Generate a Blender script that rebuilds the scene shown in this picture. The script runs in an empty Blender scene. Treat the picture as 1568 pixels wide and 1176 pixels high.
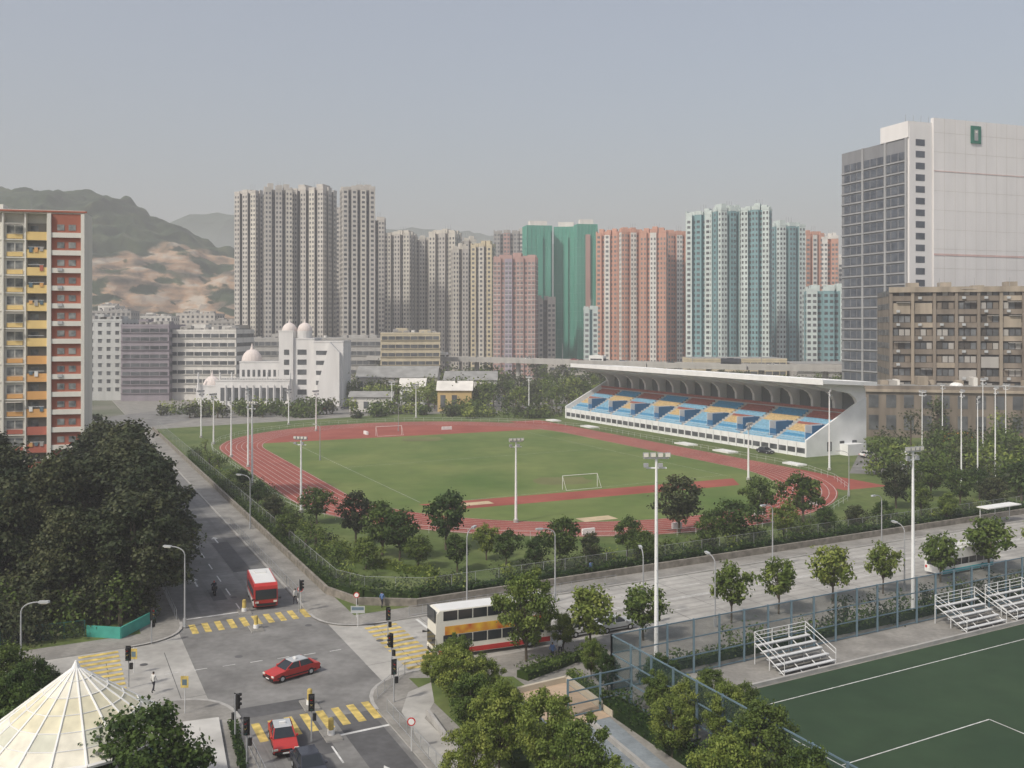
import bpy, math, random
import numpy as np
from mathutils import Vector, Matrix, noise
R=random.Random(7); NR=np.random.RandomState(5)
scene=bpy.context.scene
F=1500.0; CH=30.0; RZ=-0.13
def G(x,y):
    d=F*CH/(y-500.0); return ((x-784)*d/F, d)
def NP(n,p): return ((.87*n-.43*p)/.9937,(.9*p+.49*n)/.9937)
def NA(n,a): return (.43*a+.9*n, -.9*a+.43*n)
AD=(.431,-.902); MD=(.871,.491)
# ---------------------------------------------------------------- materials
def mat(name,col,rough=.85,var=.15,scale=.5,metal=0,stretch=None,col2=None,detail=4,spec=.3,coord='pos',fine=0):
    m=bpy.data.materials.new(name); m.use_nodes=True
    nt=m.node_tree; b=nt.nodes['Principled BSDF']
    b.inputs['Roughness'].default_value=rough; b.inputs['Metallic'].default_value=metal
    b.inputs['Specular IOR Level'].default_value=spec
    c=(*col,1)
    if var<=0 and not col2:
        b.inputs['Base Color'].default_value=c; return m
    if coord=='pos':
        g=nt.nodes.new('ShaderNodeNewGeometry'); src=g.outputs['Position']
    else:
        g=nt.nodes.new('ShaderNodeTexCoord'); src=g.outputs['Object']
    mp=nt.nodes.new('ShaderNodeMapping'); nt.links.new(src,mp.inputs[0])
    if stretch: mp.inputs['Scale'].default_value=stretch
    n=nt.nodes.new('ShaderNodeTexNoise'); n.inputs['Scale'].default_value=scale; n.inputs['Detail'].default_value=detail
    nt.links.new(mp.outputs[0],n.inputs['Vector'])
    r=nt.nodes.new('ShaderNodeValToRGB'); nt.links.new(n.outputs['Fac'],r.inputs[0])
    r.color_ramp.elements[0].position=.3; r.color_ramp.elements[1].position=.7
    if col2: r.color_ramp.elements[0].color=c; r.color_ramp.elements[1].color=(*col2,1)
    else:
        r.color_ramp.elements[0].color=tuple(x*(1-var) for x in col)+(1,)
        r.color_ramp.elements[1].color=tuple(min(1,x*(1+var)) for x in col)+(1,)
    out=r.outputs[0]
    if fine:
        n5=nt.nodes.new('ShaderNodeTexNoise'); n5.inputs['Scale'].default_value=scale*7; n5.inputs['Detail'].default_value=6
        nt.links.new(mp.outputs[0],n5.inputs['Vector'])
        mr=nt.nodes.new('ShaderNodeMapRange'); mr.inputs['From Min'].default_value=.3; mr.inputs['From Max'].default_value=.7; mr.inputs['To Min'].default_value=1-fine; mr.inputs['To Max'].default_value=1+fine
        nt.links.new(n5.outputs['Fac'],mr.inputs['Value']); hh=nt.nodes.new('ShaderNodeHueSaturation'); nt.links.new(out,hh.inputs['Color']); nt.links.new(mr.outputs[0],hh.inputs['Value']); out=hh.outputs[0]
    nt.links.new(out,b.inputs['Base Color'])
    return m
def wallm(name,col,var=.12): return mat(name,col,.9,var,.35,stretch=(1,1,.15),detail=7)
def leafm(name,c1,c2,tr=.25):
    m=bpy.data.materials.new(name); m.use_nodes=True; nt=m.node_tree
    b=nt.nodes['Principled BSDF']; b.inputs['Roughness'].default_value=.6; b.inputs['Specular IOR Level'].default_value=.25
    g=nt.nodes.new('ShaderNodeNewGeometry'); n=nt.nodes.new('ShaderNodeTexNoise'); n.inputs['Scale'].default_value=.9; n.inputs['Detail'].default_value=3
    nt.links.new(g.outputs['Position'],n.inputs['Vector'])
    r=nt.nodes.new('ShaderNodeValToRGB'); r.color_ramp.elements[0].position=.35; r.color_ramp.elements[1].position=.65
    r.color_ramp.elements[0].color=(*c1,1); r.color_ramp.elements[1].color=(*c2,1)
    nt.links.new(n.outputs['Fac'],r.inputs[0])
    oi=nt.nodes.new('ShaderNodeObjectInfo'); mr=nt.nodes.new('ShaderNodeMapRange')
    mr.inputs['To Min'].default_value=.7; mr.inputs['To Max'].default_value=1.35
    nt.links.new(oi.outputs['Random'],mr.inputs['Value'])
    hs=nt.nodes.new('ShaderNodeHueSaturation'); nt.links.new(r.outputs[0],hs.inputs['Color']); nt.links.new(mr.outputs[0],hs.inputs['Value']); hs.inputs['Saturation'].default_value=1.08
    mh=nt.nodes.new('ShaderNodeMapRange'); mh.inputs['To Min'].default_value=.515; mh.inputs['To Max'].default_value=.475
    nt.links.new(oi.outputs['Random'],mh.inputs['Value']); nt.links.new(mh.outputs[0],hs.inputs['Hue'])
    nt.links.new(hs.outputs[0],b.inputs['Base Color'])
    t=nt.nodes.new('ShaderNodeBsdfTranslucent'); nt.links.new(hs.outputs[0],t.inputs['Color'])
    mx=nt.nodes.new('ShaderNodeMixShader'); mx.inputs[0].default_value=tr
    nt.links.new(b.outputs[0],mx.inputs[1]); nt.links.new(t.outputs[0],mx.inputs[2])
    nt.links.new(mx.outputs[0],nt.nodes['Material Output'].inputs['Surface']); return m
def netm(name,col,op):
    m=bpy.data.materials.new(name); m.use_nodes=True; nt=m.node_tree
    b=nt.nodes['Principled BSDF']; b.inputs['Base Color'].default_value=(*col,1); b.inputs['Roughness'].default_value=.8
    t=nt.nodes.new('ShaderNodeBsdfTransparent'); mx=nt.nodes.new('ShaderNodeMixShader'); mx.inputs[0].default_value=op
    nt.links.new(t.outputs[0],mx.inputs[1]); nt.links.new(b.outputs[0],mx.inputs[2])
    nt.links.new(mx.outputs[0],nt.nodes['Material Output'].inputs['Surface']); return m
M={}
M['asphalt']=mat('asphalt',(.19,.187,.18),.9,.28,.22,detail=10,fine=.12)
M['asphalt_w']=mat('asphalt_worn',(.165,.162,.157),.9,.22,.22,detail=10,fine=.12)
M['asphalt_d']=mat('asphalt_dark',(.10,.10,.102),.9,.25,.3,detail=8,fine=.12)
M['concrete']=mat('concrete_road',(.37,.36,.335),.9,.22,.18,detail=10,fine=.1)
M['concrete_w']=mat('concrete_worn',(.32,.31,.29),.9,.18,.18,detail=10,fine=.1)
M['pave']=mat('paving',(.25,.24,.22),.9,.25,.35,detail=10,fine=.12)
M['kerb']=mat('kerbstone',(.38,.37,.35),.9,.15,1)
M['white']=mat('white_paint',(.78,.78,.76),.6,.08,1)
M['line']=mat('line_paint',(.6,.6,.58),.8,.3,1.5,detail=8)
M['yellow']=mat('yellow_paint',(.55,.42,.13),.8,.4,1.5,detail=8)
M['grass']=mat('grass_turf',(.08,.135,.028),.95,.0,.045,col2=(.165,.20,.06),detail=12,fine=.1)
M['grass2']=mat('rough_grass',(.06,.10,.022),.95,0,.12,col2=(.13,.16,.05),detail=10,fine=.18)
M['turf']=mat('artificial_turf',(.018,.042,.02),.9,.0,.06,col2=(.034,.064,.03),detail=10,fine=.1)
M['track']=mat('running_track_red',(.25,.062,.045),.9,0,.12,col2=(.34,.098,.072),detail=10,fine=.06)
M['sand']=mat('sand',(.5,.4,.26),.95,.15,.8)
M['ground']=mat('ground_mix',(.06,.09,.035),.95,0,.02,col2=(.2,.19,.16),detail=10)
M['steel']=mat('galvanised_steel',(.62,.63,.63),.55,.08,1)
M['mast']=mat('mast_paint',(.8,.81,.81),.5,.05,1)
M['greysteel']=mat('grey_steel',(.34,.35,.36),.6,.1,1)
M['teal']=mat('teal_paint',(.03,.13,.12),.6,.15,1)
M['bluegrey']=mat('blue_grey_steel',(.12,.18,.22),.6,.1,1)
M['black']=mat('black_plastic',(.02,.02,.02),.5,0)
M['rubber']=mat('rubber',(.02,.02,.02),.8,0)
M['glass']=mat('window_glass',(.02,.025,.03),.12,0,spec=.6)
M['redcar']=mat('red_car_paint',(.45,.03,.025),.35,.1,1,spec=.5)
M['silver']=mat('silver_paint',(.5,.52,.53),.35,.05,1,metal=.2)
M['whitecar']=mat('white_car_paint',(.75,.75,.73),.3,.05,1,spec=.5)
M['darkcar']=mat('dark_car_paint',(.04,.045,.06),.25,.05,1,spec=.5)
M['lamp']=mat('lamp_lens',(.7,.68,.6),.3,0)
M['redlens']=mat('red_lens',(.5,.01,.01),.3,0)
M['bark']=mat('bark',(.10,.08,.06),.95,.3,3)
M['stone']=mat('stone_wall',(.22,.2,.17),.95,.35,1.2,detail=8)
M['win']=mat('tower_window',(.07,.08,.09),.4,0,.3,col2=(.24,.25,.26),detail=8)
M['wind']=mat('dark_window',(.04,.045,.05),.4,0,.3,col2=(.15,.16,.17),detail=8)
M['roofgrey']=mat('flat_roof',(.28,.28,.27),.95,.2,.3)
M['redbrown']=wallm('red_brown',(.36,.13,.09))
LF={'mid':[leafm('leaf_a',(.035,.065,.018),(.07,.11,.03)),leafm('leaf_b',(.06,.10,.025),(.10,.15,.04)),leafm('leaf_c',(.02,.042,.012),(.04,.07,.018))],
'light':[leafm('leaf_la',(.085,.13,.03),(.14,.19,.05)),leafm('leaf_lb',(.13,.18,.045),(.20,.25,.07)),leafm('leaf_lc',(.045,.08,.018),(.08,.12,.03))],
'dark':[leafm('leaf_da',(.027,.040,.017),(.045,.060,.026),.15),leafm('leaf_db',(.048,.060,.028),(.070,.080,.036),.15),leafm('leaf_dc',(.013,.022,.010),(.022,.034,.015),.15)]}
# ---------------------------------------------------------------- mesh builder
class MB:
    def __init__(s): s.v=[];s.f=[];s.m=[];s.mats=[]
    def mi(s,m):
        if m not in s.mats: s.mats.append(m)
        return s.mats.index(m)
    def poly(s,pts,m):
        b=len(s.v); s.v.extend([tuple(p) for p in pts]); s.f.append(tuple(range(b,b+len(pts)))); s.m.append(s.mi(m))
    def box(s,x0,x1,y0,y1,z0,z1,m,mt=None):
        if x0>x1:x0,x1=x1,x0
        if y0>y1:y0,y1=y1,y0
        b=len(s.v)
        s.v.extend([(x0,y0,z0),(x1,y0,z0),(x1,y1,z0),(x0,y1,z0),(x0,y0,z1),(x1,y0,z1),(x1,y1,z1),(x0,y1,z1)])
        k=s.mi(m); kt=s.mi(mt) if mt else k
        for f,mm in (((0,3,2,1),k),((4,5,6,7),kt),((0,1,5,4),k),((1,2,6,5),k),((2,3,7,6),k),((3,0,4,7),k)):
            s.f.append(tuple(b+i for i in f)); s.m.append(mm)
    def obox(s,c,d,L,W,z0,z1,m,mt=None):
        dx,dy=d; b=len(s.v); pts=[]
        for z in (z0,z1):
            for a,w in ((-1,-1),(1,-1),(1,1),(-1,1)):
                pts.append((c[0]+dx*a*L/2-dy*w*W/2,c[1]+dy*a*L/2+dx*w*W/2,z))
        s.v.extend(pts); k=s.mi(m); kt=s.mi(mt) if mt else k
        for f,mm in (((0,3,2,1),k),((4,5,6,7),kt),((0,1,5,4),k),((1,2,6,5),k),((2,3,7,6),k),((3,0,4,7),k)):
            s.f.append(tuple(b+i for i in f)); s.m.append(mm)
    def strip(s,c,d,L,W,z,m):
        dx,dy=d
        s.poly([(c[0]+dx*a*L/2-dy*w*W/2,c[1]+dy*a*L/2+dx*w*W/2,z) for a,w in ((-1,-1),(1,-1),(1,1),(-1,1))],m)
    def prism(s,p2,z0,z1,m,mt=None):
        n=len(p2)
        for i in range(n):
            a=p2[i];b=p2[(i+1)%n]; s.poly([(a[0],a[1],z0),(b[0],b[1],z0),(b[0],b[1],z1),(a[0],a[1],z1)],m)
        s.poly([(p[0],p[1],z1) for p in p2],mt or m)
    def xprism(s,prof,y0,y1,m):
        n=len(prof)
        for i in range(n):
            a=prof[i];b=prof[(i+1)%n]; s.poly([(a[0],y0,a[1]),(a[0],y1,a[1]),(b[0],y1,b[1]),(b[0],y0,b[1])],m)
        s.poly([(p[0],y0,p[1]) for p in prof],m); s.poly([(p[0],y1,p[1]) for p in reversed(prof)],m)
    def cyl(s,p0,p1,r0,r1,m,n=8,cap=True):
        p0=Vector(p0);p1=Vector(p1); d=(p1-p0).normalized()
        u=d.orthogonal().normalized(); w=d.cross(u); b=len(s.v); k=s.mi(m)
        for p,r in ((p0,r0),(p1,r1)):
            for i in range(n):
                a=2*math.pi*i/n; s.v.append(tuple(p+u*math.cos(a)*r+w*math.sin(a)*r))
        for i in range(n):
            j=(i+1)%n; s.f.append((b+i,b+j,b+n+j,b+n+i)); s.m.append(k)
        if cap: s.f.append(tuple(b+n+i for i in range(n))); s.m.append(k); s.f.append(tuple(b+n-1-i for i in range(n))); s.m.append(k)
    def dome(s,c,r,m,h=None,n=16,k=6,tip=True):
        h=h or r; rings=[]
        for j in range(k):
            t=j/k*math.pi/2; rings.append((r*math.cos(t),c[2]+h*math.sin(t)))
        pr=None
        for (rr,z) in rings:
            ring=[(c[0]+rr*math.cos(2*math.pi*i/n),c[1]+rr*math.sin(2*math.pi*i/n),z) for i in range(n)]
            if pr:
                for i in range(n): s.poly([pr[i],pr[(i+1)%n],ring[(i+1)%n],ring[i]],m)
            pr=ring
        for i in range(n): s.poly([pr[i],pr[(i+1)%n],(c[0],c[1],c[2]+h)],m)
        if tip: s.cyl((c[0],c[1],c[2]+h*.93),(c[0],c[1],c[2]+h*1.5),.2*r,.02,m,8)
    def mesh(s,name):
        me=bpy.data.meshes.new(name); me.from_pydata(s.v,[],s.f)
        for m in s.mats: me.materials.append(m)
        me.polygons.foreach_set('material_index',s.m); me.update(); return me
    def obj(s,name,loc=(0,0,0),rot=0,bevel=0):
        o=bpy.data.objects.new(name,s.mesh(name)); o.location=loc; o.rotation_euler[2]=rot
        scene.collection.objects.link(o)
        if bevel:
            bm=o.modifiers.new('bevel','BEVEL'); bm.width=bevel; bm.segments=2; bm.limit_method='ANGLE'
        return o
def addleaves(mb,C,N,size,mats,midx):
    n=len(C); rnd=NR.normal(size=(n,3)); T=np.cross(N,rnd); T/=np.linalg.norm(T,axis=1)[:,None]+1e-9
    B=np.cross(N,T); sz=(size*NR.uniform(.6,1.3,n))[:,None]
    V=np.stack([C-T*sz*.5,C+B*sz*.35,C+T*sz*.5,C-B*sz*.35],1).reshape(-1,3)
    b=len(mb.v); mb.v.extend(map(tuple,V.tolist())); ids=[mb.mi(m) for m in mats]
    for i in range(n): mb.f.append((b+4*i,b+4*i+1,b+4*i+2,b+4*i+3)); mb.m.append(ids[midx[i]])
def clump(mb,c,r,cnt,size,mats,flat=.75):
    D=NR.normal(size=(cnt,3)); D/=np.linalg.norm(D,axis=1)[:,None]
    lump=1+.22*np.sin(D[:,0]*5+c[0]*3)*np.sin(D[:,1]*5+c[1]*2)+.15*np.sin(D[:,2]*7+c[2])
    rad=(r*NR.uniform(.35,1.1,cnt)*lump)[:,None]
    C=np.array(c)+D*rad*np.array([1,1,flat])
    N=D*.7+NR.normal(size=(cnt,3))*.55; N[:,2]+=.35; N/=np.linalg.norm(N,axis=1)[:,None]
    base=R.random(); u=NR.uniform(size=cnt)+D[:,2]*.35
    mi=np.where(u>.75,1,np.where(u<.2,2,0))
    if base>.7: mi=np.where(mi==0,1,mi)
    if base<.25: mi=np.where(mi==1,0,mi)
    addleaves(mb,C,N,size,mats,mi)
def tree_mesh(name,h,cr,kind,clumps,per,leaf,trunk=.28,tr=.18,rr_=(.24,.44),cone=0):
    mb=MB(); th=h*trunk
    mb.cyl((0,0,-.1),(R.uniform(-.1,.1),R.uniform(-.1,.1),th),tr,tr*.7,M['bark'],8)
    cz=h-(h-th)*.5; ha=(h-th)*.5; ph=R.uniform(0,6); ecc=R.uniform(.1,.25)
    for i in range(clumps):
        a=i*2.399+R.uniform(-.5,.5); t=(i+.5)/clumps; zz=1-2*t
        rr=math.sqrt(max(0,1-zz*zz)); q=R.uniform(.5,1.08)*(1+ecc*math.cos(2*a+ph))
        if cone: rr=max(.12,(1-zz)*.5+.12) if zz>-.6 else rr
        c=(cr*rr*math.cos(a)*q*.82, cr*rr*math.sin(a)*q*.82, cz+ha*zz*.78+R.uniform(-.14,.14)*ha)
        r=cr*R.uniform(*rr_)
        mid=(c[0]*.35,c[1]*.35,th+(c[2]-th)*.45)
        if i%2==0:
            mb.cyl((0,0,th*.85),mid,tr*.55,tr*.35,M['bark'],5,False); mb.cyl(mid,c,tr*.35,tr*.1,M['bark'],5,False)
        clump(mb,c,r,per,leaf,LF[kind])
    return mb.mesh(name)
T={}
T['small']=[tree_mesh('small_tree_mesh',7,2.9,k,22,130,.38,.24) for k in ('mid','mid','light','dark','mid')]
T['road']=[tree_mesh('road_tree_mesh',5.2,2.5,'light',18,130,.34,.32,tr=.12) for _ in range(3)]
T['near']=[tree_mesh('leafy_tree_mesh',8.5,4.0,k,48,280,.27,.18,rr_=(.14,.30)) for k in ('light','light','mid','light')]
T['banyan']=[tree_mesh('banyan_mesh',16,7.0,'dark',60,420,.46,.08,tr=.6,rr_=(.15,.32),cone=k) for k in (0,1,1)]
T['far']=[tree_mesh('far_tree_mesh',9,3.8,k,14,80,.8,.15) for k in ('mid','dark')]
def tree(name,kind,v,x,y,h,z=0,sx=1):
    base={'small':7,'road':5.2,'near':8.5,'banyan':16,'far':9}[kind]; k=h/base
    o=bpy.data.objects.new(name,T[kind][v%len(T[kind])]); scene.collection.objects.link(o)
    o.location=(x,y,z); o.scale=(k*sx*R.uniform(.88,1.15),k*sx*R.uniform(.88,1.15),k); o.rotation_euler[2]=R.uniform(0,6.28); return o
def hedge(name,pts,w,h,kind='mid',dens=26,leaf=.3,z=0):
    mb=MB()
    for (a,b) in zip(pts[:-1],pts[1:]):
        L=math.dist(a,b); d=((b[0]-a[0])/L,(b[1]-a[1])/L); n=int(L*dens)
        t=NR.uniform(0,L,n); q=NR.uniform(-.5,.5,n)*w; zz=np.sqrt(NR.uniform(0,1,n))*h*(.8+.3*np.sin(t*.9)*np.sin(t*.37+1))
        C=np.stack([a[0]+d[0]*t-d[1]*q,a[1]+d[1]*t+d[0]*q,z+zz],1)
        N=NR.normal(size=(n,3))*.5; N[:,2]+=.6; N[:,0]+=d[1]*q; N/=np.linalg.norm(N,axis=1)[:,None]
        addleaves(mb,C,N,leaf,LF[kind],NR.randint(0,3,n))
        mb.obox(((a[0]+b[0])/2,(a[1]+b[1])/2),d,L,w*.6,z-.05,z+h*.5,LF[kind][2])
    return mb.obj(name)
def mass(name,pts,kind,rmin,rmax,per,leaf,zf=.8):
    mb=MB()
    for (x,y,hh) in pts:
        r=R.uniform(rmin,rmax); kk=R.choice(kind)
        clump(mb,(x,y,hh-r*.6),r,per,leaf,LF[kk],zf)
        clump(mb,(x+R.uniform(-r,r)*.6,y+R.uniform(-r,r)*.6,max(r*.4,hh*.45)),r*.9,per//2,leaf,LF[kk],zf)
        if hh>3: mb.cyl((x,y,0),(x,y,hh-r),.25,.15,M['bark'],5,False)
    return mb.obj(name)
# ---------------------------------------------------------------- world, light, camera
w=bpy.data.worlds.new('World'); scene.world=w; w.use_nodes=True; nt=w.node_tree
sky=nt.nodes.new('ShaderNodeTexSky'); sky.sky_type='NISHITA'; sky.sun_disc=False
EL=math.radians(46); AZ=math.radians(225)
sky.sun_elevation=EL; sky.sun_rotation=AZ; sky.air_density=1.3; sky.dust_density=5; sky.ozone_density=2.5
hs=nt.nodes.new('ShaderNodeHueSaturation'); hs.inputs['Saturation'].default_value=1.1
mxs=nt.nodes.new('ShaderNodeMixRGB'); mxs.inputs[0].default_value=.42; mxs.inputs[2].default_value=(4.2,4.0,3.98,1)
bg=nt.nodes['Background']; nt.links.new(sky.outputs[0],hs.inputs['Color']); nt.links.new(hs.outputs[0],mxs.inputs[1]); nt.links.new(mxs.outputs[0],bg.inputs['Color']); bg.inputs['Strength'].default_value=.145
sd=bpy.data.lights.new('sun','SUN'); sd.energy=3.0; sd.angle=math.radians(4); sd.color=(1,.94,.85)
so=bpy.data.objects.new('sun',sd); scene.collection.objects.link(so)
dv=Vector((math.sin(AZ)*math.cos(EL),math.cos(AZ)*math.cos(EL),math.sin(EL)))
so.rotation_euler=dv.to_track_quat('Z','Y').to_euler(); so.location=(0,0,100)
cd=bpy.data.cameras.new('camera'); co=bpy.data.objects.new('camera',cd); scene.collection.objects.link(co)
co.location=(0,0,CH); co.rotation_euler=(math.pi/2,0,0); cd.sensor_width=36; cd.lens=F/1568*36; cd.shift_y=-88/1568; cd.clip_end=9000; cd.clip_start=.5
scene.camera=co
try:
    scene.view_settings.view_transform='Standard'; scene.view_settings.look='None'; scene.view_settings.exposure=0
except Exception: pass
hm=bpy.data.materials.new('haze_air'); hm.use_nodes=True; n2=hm.node_tree; n2.nodes.clear()
o_=n2.nodes.new('ShaderNodeOutputMaterial'); v_=n2.nodes.new('ShaderNodeVolumeScatter'); v_.inputs['Density'].default_value=.0005; v_.inputs['Color'].default_value=(.98,.98,1,1); v_.inputs['Anisotropy'].default_value=0
n2.links.new(v_.outputs[0],o_.inputs['Volume'])
mb=MB(); mb.box(-2600,2600,-300,3200,-1.5,230,hm); mb.obj('atmospheric_haze')
# ---------------------------------------------------------------- ground, roads
mb=MB(); mb.poly([(-4000,-1500,-.25),(4000,-1500,-.25),(4000,6500,-.25),(-4000,6500,-.25)],M['ground']); mb.obj('ground')
mb=MB(); mb.poly([(*NP(*q),RZ) for q in ((-200,76),(240,76),(240,100),(-200,100))],M['concrete']); mb.obj('main_road')
mb=MB(); mb.poly([(*NA(12,-345),RZ+.008),(*NA(12,-20),RZ+.008),(*NA(26,-20),RZ+.008),(*NA(26,-345),RZ+.008)],M['asphalt']); mb.obj('side_road')
def fillet(P,i,r,k=8):
    a=Vector(P[i-1]);b=Vector(P[i]);c=Vector(P[(i+1)%len(P)])
    u=(a-b).normalized();v=(c-b).normalized(); ang=u.angle(v); t=r/math.tan(ang/2)
    p0=b+u*t;p1=b+v*t; out=[]
    for j in range(k+1):
        s=j/k; out.append(tuple(p0*(1-s)**2+b*2*s*(1-s)+p1*s*s))
    return out
def block(name,P,r):
    arc=fillet(P,0,r); mb=MB(); pl=arc+[tuple(q) for q in P[1:]]
    mb.prism(pl,-.24,0,M['kerb'],M['pave'])
    for a,b in zip(arc[:-1],arc[1:]):
        L=math.dist(a,b); d=((b[0]-a[0])/L,(b[1]-a[1])/L); c=((a[0]+b[0])/2,(a[1]+b[1])/2); mb.strip((c[0],c[1]),d,L,.3,.006,M['kerb'])
    return mb.obj(name)
block('pavement',[NP(25,93),NP(420,93),NP(420,640),NP(25,640)],6)
block('pavement',[NP(12.5,97.5),NP(12.5,640),NP(-400,640),NP(-400,97.5)],6)
block('pavement',[NP(23.5,78.5),NP(23.5,-60),NP(420,-60),NP(420,78.5)],7)
block('pavement',[NP(13.5,82),NP(-400,82),NP(-400,-60),NP(13.5,-60)],6)
mb=MB()
for a,b in ((NP(34,93.12),NP(240,93.12)),(NP(34,78.4),NP(240,78.4)),(NP(25.12,103),NP(25.12,330)),(NP(12.38,107),NP(12.38,330))):
    L=math.dist(a,b); mb.strip(((a[0]+b[0])/2,(a[1]+b[1])/2),((b[0]-a[0])/L,(b[1]-a[1])/L),L,.22,.006,M['kerb'])
mb.obj('kerb_stones')
mb=MB(); Z=RZ+.02
def stripes_n(pc,n0,n1,L):
    n=n0
    while n<n1: mb.strip(NP(n,pc),AD,L,.62,Z,M['yellow']); n+=1.25
def stripes_p(nc,p0,p1,L):
    p=p0
    while p<p1: mb.strip(NP(nc,p),MD,L,.62,Z,M['yellow']); p+=1.25
stripes_n(100.3,13.4,25,3.2); stripes_n(72.4,14.4,23.4,3.6); stripes_p(30.5,79.6,92.6,3.4); stripes_p(4.5,83,97,3.4)
mb.obj('crosswalk')
mb=MB()
for c,d,L,wd in ((NP(16,104),MD,6,.3),(NP(21,69),MD,5,.3),(NP(34.5,89),AD,7,.3),(NP(1,87),AD,6,.3)): mb.strip(c,d,L,wd,Z,M['line'])
for i in range(30): mb.strip(NP(18.8,106+i*6.5),AD,3,.14,Z,M['line'])
for i in range(12): mb.strip(NP(18.6,66-i*5),AD,3,.14,Z,M['line'])
for i in range(26):
    mb.strip(NP(40+i*7,89.2),MD,2.5,.12,Z,M['line']); mb.strip(NP(40+i*7,82),MD,2.5,.12,Z,M['line'])
mb.strip(NP(130,85.7),MD,185,.14,Z,M['line']); mb.strip(NP(130,85.35),MD,185,.14,Z,M['line'])
mb.strip(NP(-60,89.5),MD,115,.14,Z,M['line'])
for i in range(7): mb.strip(NP(10+i*2.4,88.5-.2*i),MD,1.1,.12,Z,M['line'])
for nn,pp in ((16,118),(21,60),(21.8,140)):
    c=NP(nn,pp); mb.strip(c,AD,3,.2,Z,M['line'])
    e=(c[0]-AD[0]*1.5,c[1]-AD[1]*1.5); mb.poly([(e[0]-MD[0]*.5,e[1]-MD[1]*.5,Z),(e[0]+MD[0]*.5,e[1]+MD[1]*.5,Z),(e[0]-AD[0]*1.3,e[1]-AD[1]*1.3,Z)],M['line'])
for i in range(60): mb.strip(NP(-60+i*5,86),AD,17,.06,RZ+.0055,M['asphalt_d'])
mb.strip(NP(130,82.1),MD,340,.05,RZ+.0065,M['asphalt_d'])
mb.obj('road_markings')
mb=MB()
for c,L,W_ in ((NP(21.5,66.5),12,3),(NP(17,70),7,3.5),(NP(15,76.5),2.2,8),(NP(22,130),18,2.2),(NP(16,150),9,3),(NP(17.5,112),5,1.5)): mb.strip(c,AD,L,W_,RZ+.016,M['asphalt_d'])
for n_ in (14.6,16.6,21.0,23.0): mb.strip(NP(n_,210),AD,210,.55,RZ+.012,M['asphalt_w']); mb.strip(NP(n_,50),AD,44,.55,RZ+.012,M['asphalt_w'])
for p_ in (80.0,81.4,83.4,84.8,87.0,88.5,90.3,91.8):
    mb.strip(NP(135,p_),MD,205,.5,RZ+.003,M['concrete_w']); mb.strip(NP(-75,p_+3),MD,120,.5,RZ+.003,M['concrete_w'])
mb.obj('asphalt_patch')
mb=MB()
for nn,pp in ((16,90),(22,86),(19,110),(24,96),(8,92),(40,84),(17,66),(29,88),(60,90)):
    c=NP(nn,pp); mb.cyl((*c,RZ+.01),(*c,RZ+.022),.35,.35,M['asphalt_d'],14)
mb.obj('manhole_covers')
# ---------------------------------------------------------------- sports ground
mb=MB(); mb.poly([(*q,.008) for q in (NP(29,96.6),NP(250,96.6),NP(250,330),NP(29,300))],M['grass2']); mb.obj('sports_ground_lawn')
RT=math.atan2(AD[1],AD[0])
def loc2(a,n): return NA(91+n,-206+a)
RO,RI=52.5,42.0; HS=36
def stad(r,hs_=HS,k=30):
    P=[]
    for i in range(k+1):
        t=-math.pi/2+math.pi*i/k; P.append((hs_+r*math.cos(t),r*math.sin(t)))
    for i in range(k+1):
        t=math.pi/2+math.pi*i/k; P.append((-hs_+r*math.cos(t),r*math.sin(t)))
    return P
mb=MB()
mb.poly([(*loc2(*q),.02) for q in stad(RO)],M['track'])
mb.poly([(*loc2(*q),.024) for q in ((25,41.6),(70,41.6),(70,52.5),(25,52.5))],M['track'])
mb.poly([(*loc2(*q),.024) for q in ((-74,41.6),(-30,41.6),(-30,52.5),(-74,52.5))],M['track'])
inner=stad(RI)
mb.poly([(*loc2(*q),.032) for q in inner if q[0]>-52],M['grass'])
mb.poly([(*loc2(*q),.042) for q in ((50,-34),(57,-30),(57,28),(50,32))],M['track'])
mb.poly([(*loc2(*q),.05) for q in ((52,-33),(54.6,-33),(54.6,-22),(52,-22))],M['sand'])
mb.poly([(*loc2(*q),.05) for q in ((72,-16),(75,-16),(75,-10),(72,-10))],M['sand'])
for k in range(9):
    r=RI+.1+k*1.26; A=stad(r,HS,40); B=stad(r+.08,HS,40)
    for i in range(len(A)):
        j=(i+1)%len(A); mb.poly([(*loc2(*q),.036) for q in (A[i],A[j],B[j],B[i])],M['line'])
for (a,n,L,W_) in ((-70,55.5,5,3),(-48,56,6,3),(0,56.5,6,3),(16,56.5,6,3),(40,56.5,5,2.5)):
    mb.obox(loc2(a,n),AD,L,W_,0,.35,M['white'])
for (a,n,L,W_) in ((-58,-10,3,.5),(-60,15,.5,3),(83,-20,.4,2),(85,-6,.4,1.6),(82,12,.4,2),(79,26,.4,1.6),(60,38,.4,1.6)): mb.obox(loc2(a,n),AD,L,W_,0,.9,M['white'])
mb.obj('running_track')
mb=MB()
worn=mat('worn_turf',(.15,.155,.06),.95,.2,.1,detail=10)
for a,n,ra,rn in ((38,0,5,6),(-40,0,5,6)):
    mb.poly([(*loc2(a+ra*math.cos(t*.5)*(1+.2*math.sin(t*2)),n+rn*math.sin(t*.5)*(1+.15*math.cos(t*3))),.0345) for t in range(13)],worn)
for a0,n0,a1,n1 in ((-50,-33,48,-33),(-50,33,48,33),(48,-33,48,33),(0,-33,0,33)):
    c=loc2((a0+a1)/2,(n0+n1)/2); mb.strip(c,AD if n0==n1 else MD,math.hypot(a1-a0,n1-n0),.06,.038,M['line'])
mb.obj('pitch_markings')
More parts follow.
